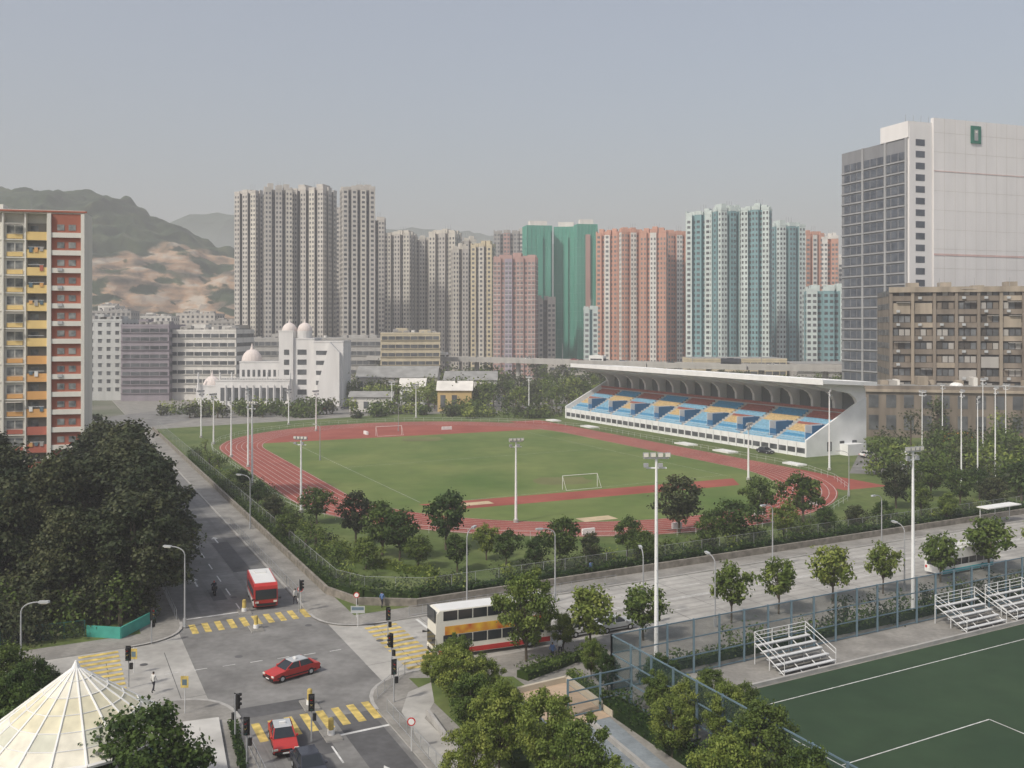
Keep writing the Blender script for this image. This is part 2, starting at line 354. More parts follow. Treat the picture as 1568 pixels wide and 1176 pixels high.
for c in (loc2(47,-1),loc2(-53,-5)):
    mb=MB()
    for y in (-3.7,3.7):
        mb.cyl((0,y,0),(0,y,2.5),.05,.05,M['white'],6); mb.cyl((0,y,2.5),(1.5,y,0),.03,.03,M['white'],5)
    mb.cyl((0,-3.7,2.5),(0,3.7,2.5),.05,.05,M['white'],6); mb.cyl((1.5,-3.7,.05),(1.5,3.7,.05),.03,.03,M['white'],5)
    mb.obj('football_goal',(*c,0.03),RT)
def wall(name,pts,h,t,m,z=0,cap=None):
    mb=MB()
    for a,b in zip(pts[:-1],pts[1:]):
        L=math.dist(a,b); d=((b[0]-a[0])/L,(b[1]-a[1])/L); c=((a[0]+b[0])/2,(a[1]+b[1])/2)
        mb.obox(c,d,L,t,z-.1,z+h,m)
        if cap: mb.obox(c,d,L+.02,t+.12,z+h+.002,z+h+.1,cap)
    return mb.obj(name)
def fence(name,pts,h,sp,mp,net=None,r=.04,rails=(1,),z=0):
    mb=MB()
    for a,b in zip(pts[:-1],pts[1:]):
        L=math.dist(a,b); n=max(1,round(L/sp))
        for i in range(n+1):
            t=i/n; x=a[0]+(b[0]-a[0])*t;y=a[1]+(b[1]-a[1])*t; mb.cyl((x,y,z-.05),(x,y,z+h),r,r,mp,6)
        for q in rails: mb.cyl((*a,z+h*q),(*b,z+h*q),r*.8,r*.8,mp,5)
        if net: mb.poly([(*a,z+.05),(*b,z+.05),(*b,z+h-.05),(*a,z+h-.05)],net)
    return mb.obj(name)
M['net2']=netm('chain_link_light',(.3,.32,.3),.1); M['gnet']=netm('green_net',(.04,.08,.08),.3)
cA=[NP(28.6,300),NP(28.6,106),NP(30.5,100),NP(36,96.4),NP(250,96.4)]
wall('stone_wall',cA,.8,.35,M['stone'],0)
fence('chain_link_fence',[NP(30,300),NP(30,107),NP(32,102.5),NP(38,98.5),NP(250,98.5)],2.3,3,M['greysteel'],M['net2'],.025,(1,))
hedge('hedge',[NP(30,230),NP(30,106),NP(32,102),NP(37,98)],1.8,1.9,'mid',75,.32)
hedge('hedge',[NP(37,98.2),NP(90,98.2),NP(240,98.4)],2.4,1.8,'mid',75,.34)
hedge('hedge',[NP(34,150),NP(36,118),NP(42,106)],1.8,1.5,'light',60,.34)
hedge('flower_hedge',[NP(31.5,112),NP(35,105.5)],1.6,1.2,'light',60,.3)
fence('track_fence',[loc2(*q) for q in stad(54.5,HS,14)]+[loc2(HS,-54.5)],1.1,3,M['steel'],None,.025,(1,.5))
pts=[(*NP(R.uniform(36,150),R.uniform(98.5,102.5)),R.uniform(1.2,2.8)) for _ in range(95)]+[(*NP(R.uniform(31,35),R.uniform(105,240)),R.uniform(1.4,3.2)) for _ in range(80)]+[(*NP(R.uniform(160,240),R.uniform(98,112)),R.uniform(1.6,3.6)) for _ in range(75)]
mass('shrub_mass',pts,['mid','mid','light','dark'],.8,1.7,85,.32)
# ---------------------------------------------------------------- trees
for i,(x,y,h) in enumerate(((485,802,5.8),(545,834,7.5),(585,852,7.4),(612,858,6.8),(683,842,7.8),(745,858,4.6),(775,866,4.6),(860,868,6.5),(905,868,4.4),(960,852,5.3),(985,866,4.6),(1040,817,8.6),(1085,846,5.6),(1125,838,6.8),(1160,806,7.4),(1200,828,5.2),(1230,800,7.8),(1265,822,4.6),(1372,778,7.4),(1410,790,5.5),(1470,775,6.5),(1310,815,4),(1560,760,6.5),(640,872,4.4),(700,876,4.7),(560,872,4),(820,874,4.4),(440,835,4.6),(420,800,4.3),(395,775,4.2),(372,752,4.3),(1520,782,5.5),(1350,805,4),(1425,760,6.5),(1500,765,5.5),(1450,800,4.6))):
    X,Y=G(x,y); tree('park_tree','small',[0,3,1,0,4,2,1,0,3,1][i%10],X,Y,h,sx=R.uniform(.88,1.12))
for x,hh in ((905,5.8),(985,5.2),(1120,6),(1192,5.8),(1275,6.2),(1352,5.6),(1440,5.6),(1515,6.6),(1600,6.5)):
    t=(x-784)/F; d=75.3/(.87-.49*t); tree('roadside_tree','road',R.randint(0,2),t*d,d,hh,sx=R.uniform(.85,1.1))
for i,(X,Y,h) in enumerate(((-48,121,16),(-54,136,17),(-41,110,14.5),(-60,114,16),(-70,131,17),(-75,113,15),(-62,100,12.5),(-62,148,16),(-85,128,16),(-82,147,15),(-68,162,13.5),(-95,140,16),(-100,120,14),(-54,104,14),(-72,99,11),(-39.5,103,12.5),(-46,100,11.5),(-50,127,16.5),(-58,142,15.5),(-53,112,15.5),(-80,100,10),(-66,107,14),(-44.5,116,15.5))):
    tree('banyan_tree','banyan',i,X,Y,h,sx=1.12)
for i,(x,y,h,v,s) in enumerate(((806,1012,8.4,0,.76),(700,1085,5,0,.95),(722,1130,4.8,3,.95),(765,1185,6.2,1,.8),(835,1210,6.6,3,.8),(885,1245,6.2,0,.8),(690,1050,3.8,1,.9),(740,1075,3.8,1,.9),(905,1040,3.6,0,.8),(862,1000,3.8,3,.8),(930,1060,3.2,2,.8),(1010,1110,4.2,0,.8),(1110,1160,5.2,1,.85),(1170,1215,6,2,.9),(1060,1130,4.6,3,.85),(1010,1075,3.8,2,.9),(1240,1300,6,2,.8),(720,1230,5,1,.8),(940,1300,5.2,0,.8),(1120,1280,6.4,0,.85),(700,1030,3.4,0,.9),(775,1130,4.0,3,.8),(1090,1090,3.4,2,1),(1030,1160,4.4,1,.9),(660,1045,2.6,0,.9),(1140,1120,3.6,2,1))):
    X,Y=G(x,y); tree('leafy_tree','near',v,X,Y,h,sx=s)
for (x,y,h) in ((225,1330,9.2),(30,1165,6.5),(5,1120,6.5),(60,1110,5),(-10,1230,8)):
    X,Y=G(x,y); tree('leafy_tree','near',2,X,Y,h,sx=.8)
for i in range(26):
    Y=165+i*5.6; n=R.uniform(1,9.5); X=(n-.43*Y)/.9; tree('distant_tree','far',i,X,Y,R.uniform(7.5,11.5))
for i in range(18):
    Y=R.uniform(170,300); n=R.uniform(-30,0); X=(n-.43*Y)/.9; tree('distant_tree','far',i,X,Y,R.uniform(7,11))
pts=[]
for i in range(170):
    Y=R.uniform(345,440); x=R.uniform(540,900); pts.append(((x-784)*Y/F,Y,R.uniform(5,10)))
for i in range(80):
    Y=R.uniform(320,342); x=R.uniform(250,860); pts.append(((x-784)*Y/F,Y,R.uniform(2.5,5.5)))
mass('distant_tree_mass',pts,['mid','dark','mid','light'],2.2,4.6,110,.95)
pts=[]
for i in range(190):
    Y=R.uniform(240,420); X=R.uniform(98,250)
    if X/Y>.36: pts.append((X,Y,R.uniform(7,12)))
for i in range(60):
    Y=R.uniform(345,430); x=R.uniform(860,1300); pts.append(((x-784)*Y/F,Y,R.uniform(7,12)))
for i in range(120):
    Y=R.uniform(158,235); x=R.uniform(1340,1640); X=(x-784)*Y/F
    if .9*X+.43*Y>150: pts.append((X,Y,R.uniform(3,6.8)))
mass('distant_tree_mass',pts,['mid','dark','mid','light'],1.8,3.6,140,.7)
pts=[]
for i in range(120):
    Y=R.uniform(440,560); x=R.uniform(300,1320); pts.append(((x-784)*Y/F,Y,R.uniform(6,12)))
mass('distant_tree_mass',pts,['dark','mid'],4,6,80,1.6)
# ---------------------------------------------------------------- towers
def pattern(L,bay,rec):
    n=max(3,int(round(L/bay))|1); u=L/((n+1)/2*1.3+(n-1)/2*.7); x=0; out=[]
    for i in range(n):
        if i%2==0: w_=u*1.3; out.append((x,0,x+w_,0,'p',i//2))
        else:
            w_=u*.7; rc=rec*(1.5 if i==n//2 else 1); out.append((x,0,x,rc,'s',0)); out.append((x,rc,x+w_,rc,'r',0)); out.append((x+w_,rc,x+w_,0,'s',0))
        x+=w_
    return out
def tower(name,xl,xr,yt,d,walls,rwall,win,rot=0,dr=.7,bay=4.5,fl=2.9,rec=2.2,ledge=None,crown=1,wr=.62,tail=3,wide=1.05):
    W_=(xr-xl)*d/F*wide; a=abs(math.radians(rot)); w_=W_/(math.cos(a)+dr*math.sin(a)); D=w_*dr
    H=CH+(500-yt)*d/F; ph=tail; H0=H-ph*crown
    mb=MB(); roof=[]; nf=int(H0/fl)
    corners=[((-w_/2,-D/2),(1,0),w_),((w_/2,-D/2),(0,1),D),((w_/2,D/2),(-1,0),w_),((-w_/2,D/2),(0,-1),D)]
    for si,(o,dv_,L) in enumerate(corners):
        nx,ny=-dv_[1],dv_[0]
        def P(s,r): return (o[0]+dv_[0]*s+nx*r,o[1]+dv_[1]*s+ny*r)
        for (s0,r0,s1,r1,tag,k) in pattern(L,bay,rec):
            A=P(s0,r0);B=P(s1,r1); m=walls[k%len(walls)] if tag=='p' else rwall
            mb.poly([(*A,-.2),(*B,-.2),(*B,H0),(*A,H0)],m); roof.append(A)
            if si==2 or tag=='s': continue
            e=s1-s0; kn=max(1,int(round(e/2.3))); ww=e/kn
            for f in range(nf):
                z=f*fl+1.0
                for q in range(kn):
                    c0=s0+ww*(q+.5-wr/2); c1=s0+ww*(q+.5+wr/2); A2=P(c0,r0-.05);B2=P(c1,r0-.05)
                    mb.poly([(*A2,z),(*B2,z),(*B2,z+fl*.5),(*A2,z+fl*.5)],win)
                if ledge and tag=='p':
                    c=P((s0+s1)/2,r0-.12); mb.obox(c,dv_,e*.96,.24,z-.45,z-.2,ledge)
            if tag=='p' and si!=2:
                mb.obox(P((s0+s1)/2,r0+.3),dv_,e,.8,H0+.01,H0+1.2+(k%2)*.9,walls[0])
    mb.poly([(*q,H0) for q in roof],M['roofgrey'])
    for sx in (-.28,.05,.3):
        mb.box(w_*sx-w_*.1,w_*sx+w_*.1,-D*.3,D*.25,H0+.01,H0+ph*R.uniform(.6,1.3),walls[0])
    for e in range(3): mb.cyl((w_*.1*e,0,H0),(w_*.1*e,0,H0+ph*2),.12,.08,M['greysteel'],4)
    return mb.obj(name,((( xl+xr)/2-784)*d/F,d+D/2,0),math.radians(rot))
gw=wallm('grey_beige_wall',(.52,.49,.45)); gw2=wallm('grey_wall',(.38,.365,.345)); gdk=wallm('recess_shadow_grey',(.17,.165,.16))  # last wall colour is darkened: shadow between the tower bays painted in
bw=wallm('pale_beige_wall',(.60,.565,.50)); yw=wallm('yellowish_wall',(.56,.49,.35)); pw=wallm('pink_brown_wall',(.46,.30,.27)); pvw=wallm('mauve_wall',(.38,.33,.40)); rcs=wallm('recess_shadow_beige',(.32,.30,.27))  # rcs: beige darkened in the colour itself to give the recesses their shadow
sal=wallm('salmon_wall',(.56,.31,.23)); ww_=wallm('off_white_wall',(.68,.66,.62)); tw=wallm('teal_wall',(.20,.34,.36)); tlw=wallm('pale_teal_wall',(.54,.61,.59))
gn=mat('green_scaffold_net',(.07,.29,.22),.95,0,.12,col2=(.12,.37,.29),stretch=(1,1,.3)); gn2=mat('green_scaffold_band',(.15,.39,.32),.95,.1); lil=wallm('purple_grey_wall',(.29,.26,.29))
for a in ((358,402,288,590,-20),(398,445,282,575,18),(446,508,283,580,-18),(516,572,282,570,16)):
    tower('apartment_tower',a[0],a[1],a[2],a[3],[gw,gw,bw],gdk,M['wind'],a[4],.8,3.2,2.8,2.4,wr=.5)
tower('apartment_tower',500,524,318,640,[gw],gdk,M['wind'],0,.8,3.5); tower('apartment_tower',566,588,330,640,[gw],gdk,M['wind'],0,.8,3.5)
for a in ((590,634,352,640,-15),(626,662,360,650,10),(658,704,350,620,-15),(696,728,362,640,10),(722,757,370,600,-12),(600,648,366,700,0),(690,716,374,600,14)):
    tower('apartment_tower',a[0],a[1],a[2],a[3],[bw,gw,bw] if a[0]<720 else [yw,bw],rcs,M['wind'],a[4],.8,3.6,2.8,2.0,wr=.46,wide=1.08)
tower('apartment_tower',757,795,350,690,[gw2,pw],gw2,M['win'],0,.7,4); tower('apartment_tower',795,812,348,690,[gw],gw2,M['win'],0,.7,4)
tower('apartment_tower',757,823,388,560,[pw,pvw,pw],pw,M['win'],-8,.6,3.6,2.8,1.2,ledge=ww_)
tower('apartment_tower',820,850,452,575,[gw],gdk,M['win'],0,.7,3.5)
for a in ((804,848,345,600,12),(846,886,347,610,-8),(882,917,343,600,10)):
    W_=(a[1]-a[0])*a[3]/F; H=CH+(500-a[2])*a[3]/F; mb=MB(); ww2=W_*.9
    mb.box(-ww2/2,ww2/2,0,ww2*.8,-.2,H,gn,M['roofgrey'])
    for i in range(int(H/5.6)): mb.box(-ww2/2-.15,ww2/2+.15,-.15,ww2*.8+.15,i*5.6,i*5.6+.25,gn2)
    for i in range(7): mb.box(-ww2/2+i*ww2/6-.12,-ww2/2+i*ww2/6+.12,-.3,-.16,-.2,H,gn2)
    mb.box(-ww2*.1,ww2*.12,-1.2,-.31,-.2,H*.93,pw if a[0]==882 else gn); mb.box(ww2*.3,ww2*.44,-1.2,-.31,-.2,H*.97,gn)
    mb.box(-ww2/3,ww2/3,2,ww2*.5,H+.01,H+3,ww_); mb.obj('scaffolded_tower',(((a[0]+a[1])/2-784)*a[3]/F,a[3],0),math.radians(a[4]))
for a in ((914,952,352,580,-14),(946,988,348,570,12),(982,1026,348,560,-14),(1018,1058,352,580,10)):
    tower('apartment_tower',a[0],a[1],a[2],a[3],[sal,ww_,sal],sal,M['win'],a[4],.8,3.4,2.8,1.6,wr=.5)
tower('apartment_tower',895,915,466,540,[tlw],tw,M['win'],0,.7,4)
for a in ((1053,1100,320,520,-25),(1092,1142,314,510,20),(1138,1188,312,505,-22),(1184,1234,338,560,15)):
    tower('apartment_tower',a[0],a[1],a[2],a[3],[tlw,tw,tlw],tw,M['wind'],a[4],.85,3.4,2.8,2.2,wr=.5)
tower('apartment_tower',1230,1262,352,600,[sal,ww_],sal,M['win'],10,.8,3.4); tower('apartment_tower',1258,1286,358,600,[ww_,sal],sal,M['win'],-10,.8,3.4)
tower('apartment_tower',1284,1302,390,620,[ww_],gw2,M['win'],0,.8,3.4); tower('apartment_tower',1238,1306,436,480,[tlw,tw],tw,M['wind'],-8,.6,4)
def office(name,xl,xr,yt,d,wall_,win,rot=0,dep=18,fl=3.6,bands=True,roofbox=True,cols=0):
    W_=(xr-xl)*d/F; H=CH+(500-yt)*d/F; mb=MB(); h=W_/2
    mb.box(-h,h,0,dep,-.2,H,wall_,M['roofgrey']); n=max(1,int(H/fl))
    mb.box(-h-.1,h+.1,-.1,dep+.1,H+.01,H+.9,wall_,M['roofgrey'])
    for f in range(n):
        z=H-(f+1)*fl+fl*.35
        if z<.5: break
        if bands:
            mb.box(-h+.6,h-.6,-.06,-.01,z,z+fl*.42,win); mb.box(h+.01,h+.06,1,dep-1,z,z+fl*.42,win)
            mb.box(-h,h,-.5,-.07,z-.22,z-.02,wall_)
            k=int(W_/3.2)
            for i in range(1,k): mb.box(-h+W_*i/k-.12,-h+W_*i/k+.12,-.12,-.065,z,z+fl*.42,wall_)
        else:
            k=max(1,int(W_/(cols or 3)))
            for i in range(k):
                c=-h+W_*(i+.5)/k; mb.box(c-.75,c+.75,-.06,-.01,z,z+1.5,win); mb.box(c-.95,c+.95,-.3,-.065,z+1.55,z+1.65,wall_)
            k=int(dep/3.5)
            for i in range(k):
                c=dep*(i+.5)/k; mb.box(h+.01,h+.06,c-.8,c+.8,z,z+1.5,win)
    if roofbox:
        mb.box(-h*.5,-h*.1,dep*.3,dep*.6,H+.02,H+3,wall_); mb.box(h*.3,h*.7,dep*.3,dep*.7,H+.02,H+2.2,wall_)
        mb.cyl((h*.1,dep*.4,H),(h*.1,dep*.4,H+2),1,1,ww_,10)
        for i in range(10): q=R.uniform(-h*.9,h*.8); mb.box(q,q+R.uniform(1,3),dep*.1,dep*.25,H+.92,H+R.uniform(1.3,2.4),gw2)
    return mb.obj(name,(((xl+xr)/2-784)*d/F,d,0),math.radians(rot))
office('office_block',120,186,492,400,wallm('pale_grey',(.48,.49,.48)),M['wind'],0,20,3.3,False)
office('office_block',186,258,500,395,lil,M['wind'],4,25,3.5,True); office('office_block',258,362,508,400,ww_,M['wind'],-2,25,3.7,True)
office('warehouse',340,612,520,520,wallm('shed_grey',(.40,.39,.37)),M['wind'],0,40,5,True)
office('parking_building',583,674,512,470,yw,M['wind'],6,25,4,True); office('warehouse',60,360,500,560,gw2,M['wind'],0,30,4,True,False)
office('warehouse',840,1000,560,520,gw,M['wind'],0,20,4,True,False); office('shop_block',1060,1205,552,440,yw,M['wind'],0,25,4,True,False); office('warehouse',1220,1330,560,430,gw2,M['wind'],0,30,4,True,False)
for a in ((140,200,478,600),(205,262,486,620),(268,330,482,640),(318,362,494,620),(150,176,470,640)):
    office('office_block',*a,R.choice([gw,ww_,gw2]),M['wind'],R.uniform(-10,10),16,3.2,False,True)
def slab():
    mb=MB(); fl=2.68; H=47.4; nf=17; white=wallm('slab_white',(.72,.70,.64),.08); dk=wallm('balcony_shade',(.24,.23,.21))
    pal=[wallm('panel_red',(.45,.15,.11),.12),wallm('panel_orange',(.68,.38,.15),.1),wallm('panel_yellow',(.74,.55,.24),.1)]
    cur=mat('curtain_window',(.07,.08,.09),.3,0,.9,col2=(.34,.35,.34),detail=3)
    x0=-40; x1=0; DP=6
    mb.box(x0,x1,1.4,DP,-.2,H,white,M['roofgrey']); mb.box(x0,x1,-.4,1.398,H-.3,H+.25,white); mb.box(x0-.3,x1+.3,-.7,-.402,H-.1,H+.15,M['redbrown'])
    x=x1-5.2
    mb.box(x,x+.5,-1,1.39,-.2,H-.31,white); mb.box(x+4.7,x+5.2,-1,1.39,-.2,H-.31,white); mb.box(x+.5,x+4.7,-.5,1.38,-.2,H-.32,M['redbrown'])
    for f in range(nf):
        z=f*fl+.6; mb.box(x+.52,x+4.68,-.85,-.505,z,z+.75,white); mb.box(x+1.3,x+2.3,-.56,-.51,z+1.1,z+2.0,cur); mb.box(x+2.9,x+3.9,-.56,-.51,z+1.1,z+2.0,cur)
        if R.random()<.4: mb.box(x+1.4,x+2.1,-1.0,-.86,z+.3,z+.75,M['silver'])
    xx=x; bay=0
    while xx-3.1>x0:
        a=xx-3.1;b=xx
        mb.box(b-.22,b,-.3,1.39,-.2,H-.31,white)
        for f in range(nf):
            z=f*fl+.3; t=(f+R.uniform(-.4,.4))/nf; pm=pal[0] if t<.34 else (pal[1] if t<.55 else pal[2])
            mb.box(a,b-.23,-.1,1.39,z-.15,z,white)
            if bay%3==0:
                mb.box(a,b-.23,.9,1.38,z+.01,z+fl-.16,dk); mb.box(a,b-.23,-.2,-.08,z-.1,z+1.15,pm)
                mb.box(a+.4,a+1.5,.84,.89,z+.9,z+2.1,cur)
                if R.random()<.7:
                    mb.box(a+.3,b-.6,-.32,-.22,z+1.5,z+1.56,M['steel'])
                    for q in range(3):
                        if R.random()<.6: mb.box(a+.4+q*.75,a+.9+q*.75,-.3,-.24,z+R.uniform(.6,1.0),z+1.5,R.choice([M['white'],M['bluegrey'],pal[1],pal[0],gw2]))
            elif bay%3==1:
                mb.box(a,b-.23,.3,1.38,z+.01,z+fl-.16,white); mb.box(a+.35,b-.55,.24,.29,z+.9,z+2.1,cur); mb.box(a+.35,b-.55,.0,.23,z+.1,z+.75,pm)
                mb.box(a+1.4,a+1.5,.2,.235,z+.9,z+2.1,white)
                if R.random()<.4: mb.box(a+.3,b-.6,-.9,.0,z+2.2,z+2.26,gw)
            else:
                mb.box(a,b-.23,.0,1.38,z+.01,z+fl-.16,white); mb.box(a+.7,a+1.3,-.06,-.01,z+1,z+2,cur); mb.box(a+1.8,a+2.4,-.06,-.01,z+1,z+2,cur)
                if R.random()<.7: mb.box(a+.6,a+1.2,-.5,-.07,z+.4,z+.8,M['silver'])
        xx-=3.1; bay+=1
    for i in range(9): mb.cyl((x0+i*4.5,4,H),(x0+i*4.5,4,H+3),.05,.03,M['greysteel'],4)
    mb.box(-20,-12,2,5,H+.01,H+1.2,white); mb.obj('apartment_block',(-65.3,150,0),math.radians(14))
slab()
def rtower():
    mb=MB(); H=93; gl=mat('grey_curtain_wall',(.055,.065,.085),.4,0,.3,col2=(.12,.135,.16)); fr=wallm('grey_cladding',(.21,.215,.23)); fr2=wallm('grey_cladding_light',(.33,.335,.345)); wc=wallm('white_cladding',(.72,.705,.70),.05)
    D=31; L=70
    mb.box(.5,L,0.5,D,-.2,H-5,fr,M['roofgrey'])
    n=22
    for f in range(n):
        z=9+f*(H-17)/n
        for i in range(9):
            y=1.2+i*(D-2.4)/9; mb.box(.36,.49,y+.25,y+(D-2.4)/9-.25,z,z+2.3,gl)
        mb.box(.15,.5,.4,D,z-.7,z-.4,fr2)
    mb.box(.05,.499,9.5,10.3,-.2,H-5,fr2); mb.box(.05,.499,20,20.8,-.2,H-5,fr2); mb.box(.0,.499,.4,1.1,-.2,H-5,fr2)
    mb.box(.6,9.4,-.3,.49,-.2,H-1,wc)
    for f in range(22):
        z=10+f*3.6; mb.box(3.0,6.5,-.36,-.31,z,z+2,gl)
    mb.box(0.2,10,-.2,12,H-5,H,wc,M['roofgrey'])
    mb.box(9.5,L,-.8,.48,-.2,H+1.5,wc)
    for i in range(1,14): mb.box(9.5+i*4.2,9.5+i*4.2+.07,-.83,-.801,-.2,H+1.5,gw)
    for z in range(12,94,6): mb.box(9.6,L,-.83,-.802,z,z+.07,gw)
    mb.box(9.6,L,-.9,-.84,52,52.6,wallm('pink_stripe',(.62,.45,.43))); mb.box(9.6,L,-.9,-.84,78,78.3,wallm('pink_stripe',(.66,.52,.5)))
    g=mat('sign_green',(.02,.16,.11),.5,.1); mb.box(24,28,-1.2,-.95,H-5.5,H,g); mb.box(25.3,26.7,-1.3,-1.21,H-4.6,H-1.2,M['greysteel']); mb.box(25.6,26.4,-1.34,-1.305,H-2.2,H-1.6,M['lamp'])
    for i in range(5): mb.cyl((3+i*3,4,H),(3+i*3,4,H+3),.08,.05,M['greysteel'],4)
    mb.obj('office_tower',(121,300,0),math.radians(20))
rtower()
def brown():
    mb=MB(); H=40; b1=wallm('weathered_brown',(.20,.17,.14),.35); b2=wallm('dark_brown_opening',(.07,.065,.06)); b3=wallm('stained_beige',(.34,.29,.23),.3); L=85;D=26
    mb.box(0,L,.6,D,-.2,H,b2,M['roofgrey'])
    nb=15; bwid=L/nb
    for i in range(nb+1): mb.box(i*bwid-.4,i*bwid+.4,-.4,.59,-.2,H-.3,b3 if i%4==1 else b1)
    for f in range(11):
        z=f*3.7+1
        for i in range(nb):
            a=i*bwid+.41; e=(i+1)*bwid-.41; mb.box(a,e,0,.58,z-.9,z+.5,b1 if R.random()<.85 else b3)
            for q in range(3):
                c=a+(e-a)*(.18+.32*q)
                mb.box(c-.65,c+.65,.3,.57,z+.6,z+2.3,R.choice([M['wind'],M['wind'],M['win'],b1,b2,gw2]))
            if R.random()<.5: mb.box(a+1,a+1.9,-.5,-.02,z-.4,z+.3,M['silver'])
            if R.random()<.25: q=R.uniform(0,1.5); mb.box(a+.3+q,e-.3,-.9,-.01,z+2.4,z+2.5,gw)
            if R.random()<.12: mb.box(a+.2,e-.2,-.12,-.01,z-.8,z+2.2,R.choice([gw2,b3]))
        for i in range(8):
            c=1+i*3.1; mb.box(-.3,-.21,c,c+2,z+.6,z+2.2,M['wind'])
    mb.box(-.2,-.001,0.6,D,-.2,H,b1)
    mb.box(-.6,L,-.7,-.41,H-.5,H+1,b3)
    for i in range(9): mb.box(5+i*8.5,8+i*8.5,4,8,H+.01,H+R.uniform(.8,2.5),b3); mb.cyl((4+i*9,2,H),(4+i*9,2,H+3.5),.07,.05,M['greysteel'],4)
    mb.box(-8,L,-9,-.75,-.2,14,b1,M['roofgrey'])
    for i in range(20): mb.box(-7+i*4.5,-4.5+i*4.5,-9.1,-9.01,8,11.5,M['wind']); mb.box(-7+i*4.5,-4.5+i*4.5,-9.1,-9.01,2,6,M['wind'])
    mb.box(-8,L,-9.6,-9.11,12.3,13.0,b3)
    for i in range(22): q=R.uniform(-6,L-3); mb.box(q,q+R.uniform(1,3),R.uniform(-7,-3),-1,14.01,14+R.uniform(.8,2.5),R.choice([gw2,b3,ww_]))
    mb.dome((16,-5,14),1.8,M['white'],.9,12,4,False)
    mb.obj('derelict_factory',(106,274,0),math.radians(-13))
brown()
def domed():
    mb=MB(); wh=wallm('white_render',(.72,.71,.70),.08); wd=M['wind']; pk=wallm('dome_pinkwhite',(.68,.61,.58),.05); k=370/F
    def xx(p): return (p-784)*k
    def zz(y): return CH-(y-500)*k
    def vol(a,b,y0,y1,yt): mb.box(xx(a),xx(b),y0,y1,-.2,zz(yt),wh,M['roofgrey']); mb.box(xx(a)-.15,xx(b)+.15,y0-.15,y1,zz(yt)+.01,zz(yt)+.5,wh,M['roofgrey'])
    vol(332,445,0,14,583); vol(360,430,8,22,556); vol(428,478,6,20,520); vol(478,524,4.5,22,524); vol(424,446,5,5.8,508)
    vol(300,333,2,12,592)
    for i in range(10):
        a=xx(340)+i*2.6; mb.box(a,a+1.5,-.05,-.01,2,7,wd); mb.box(a+1.7,a+2.1,-.5,-.01,-.2,8,wh)
    for i in range(8):
        a=xx(364)+i*2.0; mb.box(a,a+1,7.94,7.99,10.8,13.4,wd)
    for f in range(5):
        z=4+f*3.8; mb.box(xx(482),xx(500),4.44,4.49,z,z+1.6,wd); mb.box(xx(452),xx(466),5.94,5.99,z,z+2,wd); mb.box(xx(432),xx(440),4.94,4.99,z,z+2,wd)
        for q in range(3): mb.box(xx(504)+q*1.5,xx(504)+q*1.5+.7,4.44,4.49,z,z+1,wd)
    mb.xprism([(xx(478),0),(xx(520),0),(xx(520),zz(540)),(xx(505),zz(524))],1.5,4.4,wh)
    for (px,yb,r,hh,y) in ((436,507,2.9,3.2,10),(460,507,2.9,3.2,10),(373,556,4.0,5,14),(320,596,3.6,4.8,6)):
        z=zz(yb); mb.cyl((xx(px),y,z-4),(xx(px),y,z),r*.9,r,wh,16); mb.dome((xx(px),y,z),r,pk,hh,18,7)
    for px in (305,338,356,410,445): mb.cyl((xx(px),1,zz(600)),(xx(px),1,zz(570)),.5,.3,wh,6)
    for i in range(24): mb.cyl((xx(345)+i*1.0,.3,zz(583)),(xx(345)+i,.3,zz(583)+1.1),.08,.08,wh,4)
    mb.box(xx(340),xx(445),.2,.4,zz(583)+1.1,zz(583)+1.25,wh)
    mb.obj('domed_school',(0,368,0))
domed()
def hall(name,xl,xr,yt,yb,d,wall_,roofm,dep=22):
    W_=(xr-xl)*d/F; H=CH-(yb-500)*d/F; Rr=CH-(yt-500)*d/F; mb=MB(); h=W_/2
    mb.box(-h,h,0,dep,-.2,H,wall_)
    mb.poly([(-h-.5,-.6,H),(h+.5,-.6,H),(h+.5,dep/2,Rr),(-h-.5,dep/2,Rr)],roofm); mb.poly([(-h-.5,dep+.6,H),(-h-.5,dep/2,Rr),(h+.5,dep/2,Rr),(h+.5,dep+.6,H)],roofm)
    for s in (-h,h): mb.poly([(s,0,H),(s,dep,H),(s,dep/2,Rr)],wall_)
    for i in range(int(W_/4)): mb.box(-h+i*4+1,-h+i*4+2.8,-.06,-.01,1.2,max(2,H-1.6),M['wind'])
    return mb.obj(name,(((xl+xr)/2-784)*d/F,d,0))
hall('sports_hall',545,668,562,578,400,gw,M['roofgrey']); hall('sports_hall',680,760,570,582,390,ww_,M['roofgrey']); hall('gatehouse',612,650,580,592,375,M['white'],ww_,10)
hall('yellow_pavilion',670,722,584,598,344,wallm('ochre',(.58,.42,.2)),ww_,8); hall('changing_rooms',535,600,600,608,344,ww_,M['roofgrey'],8)
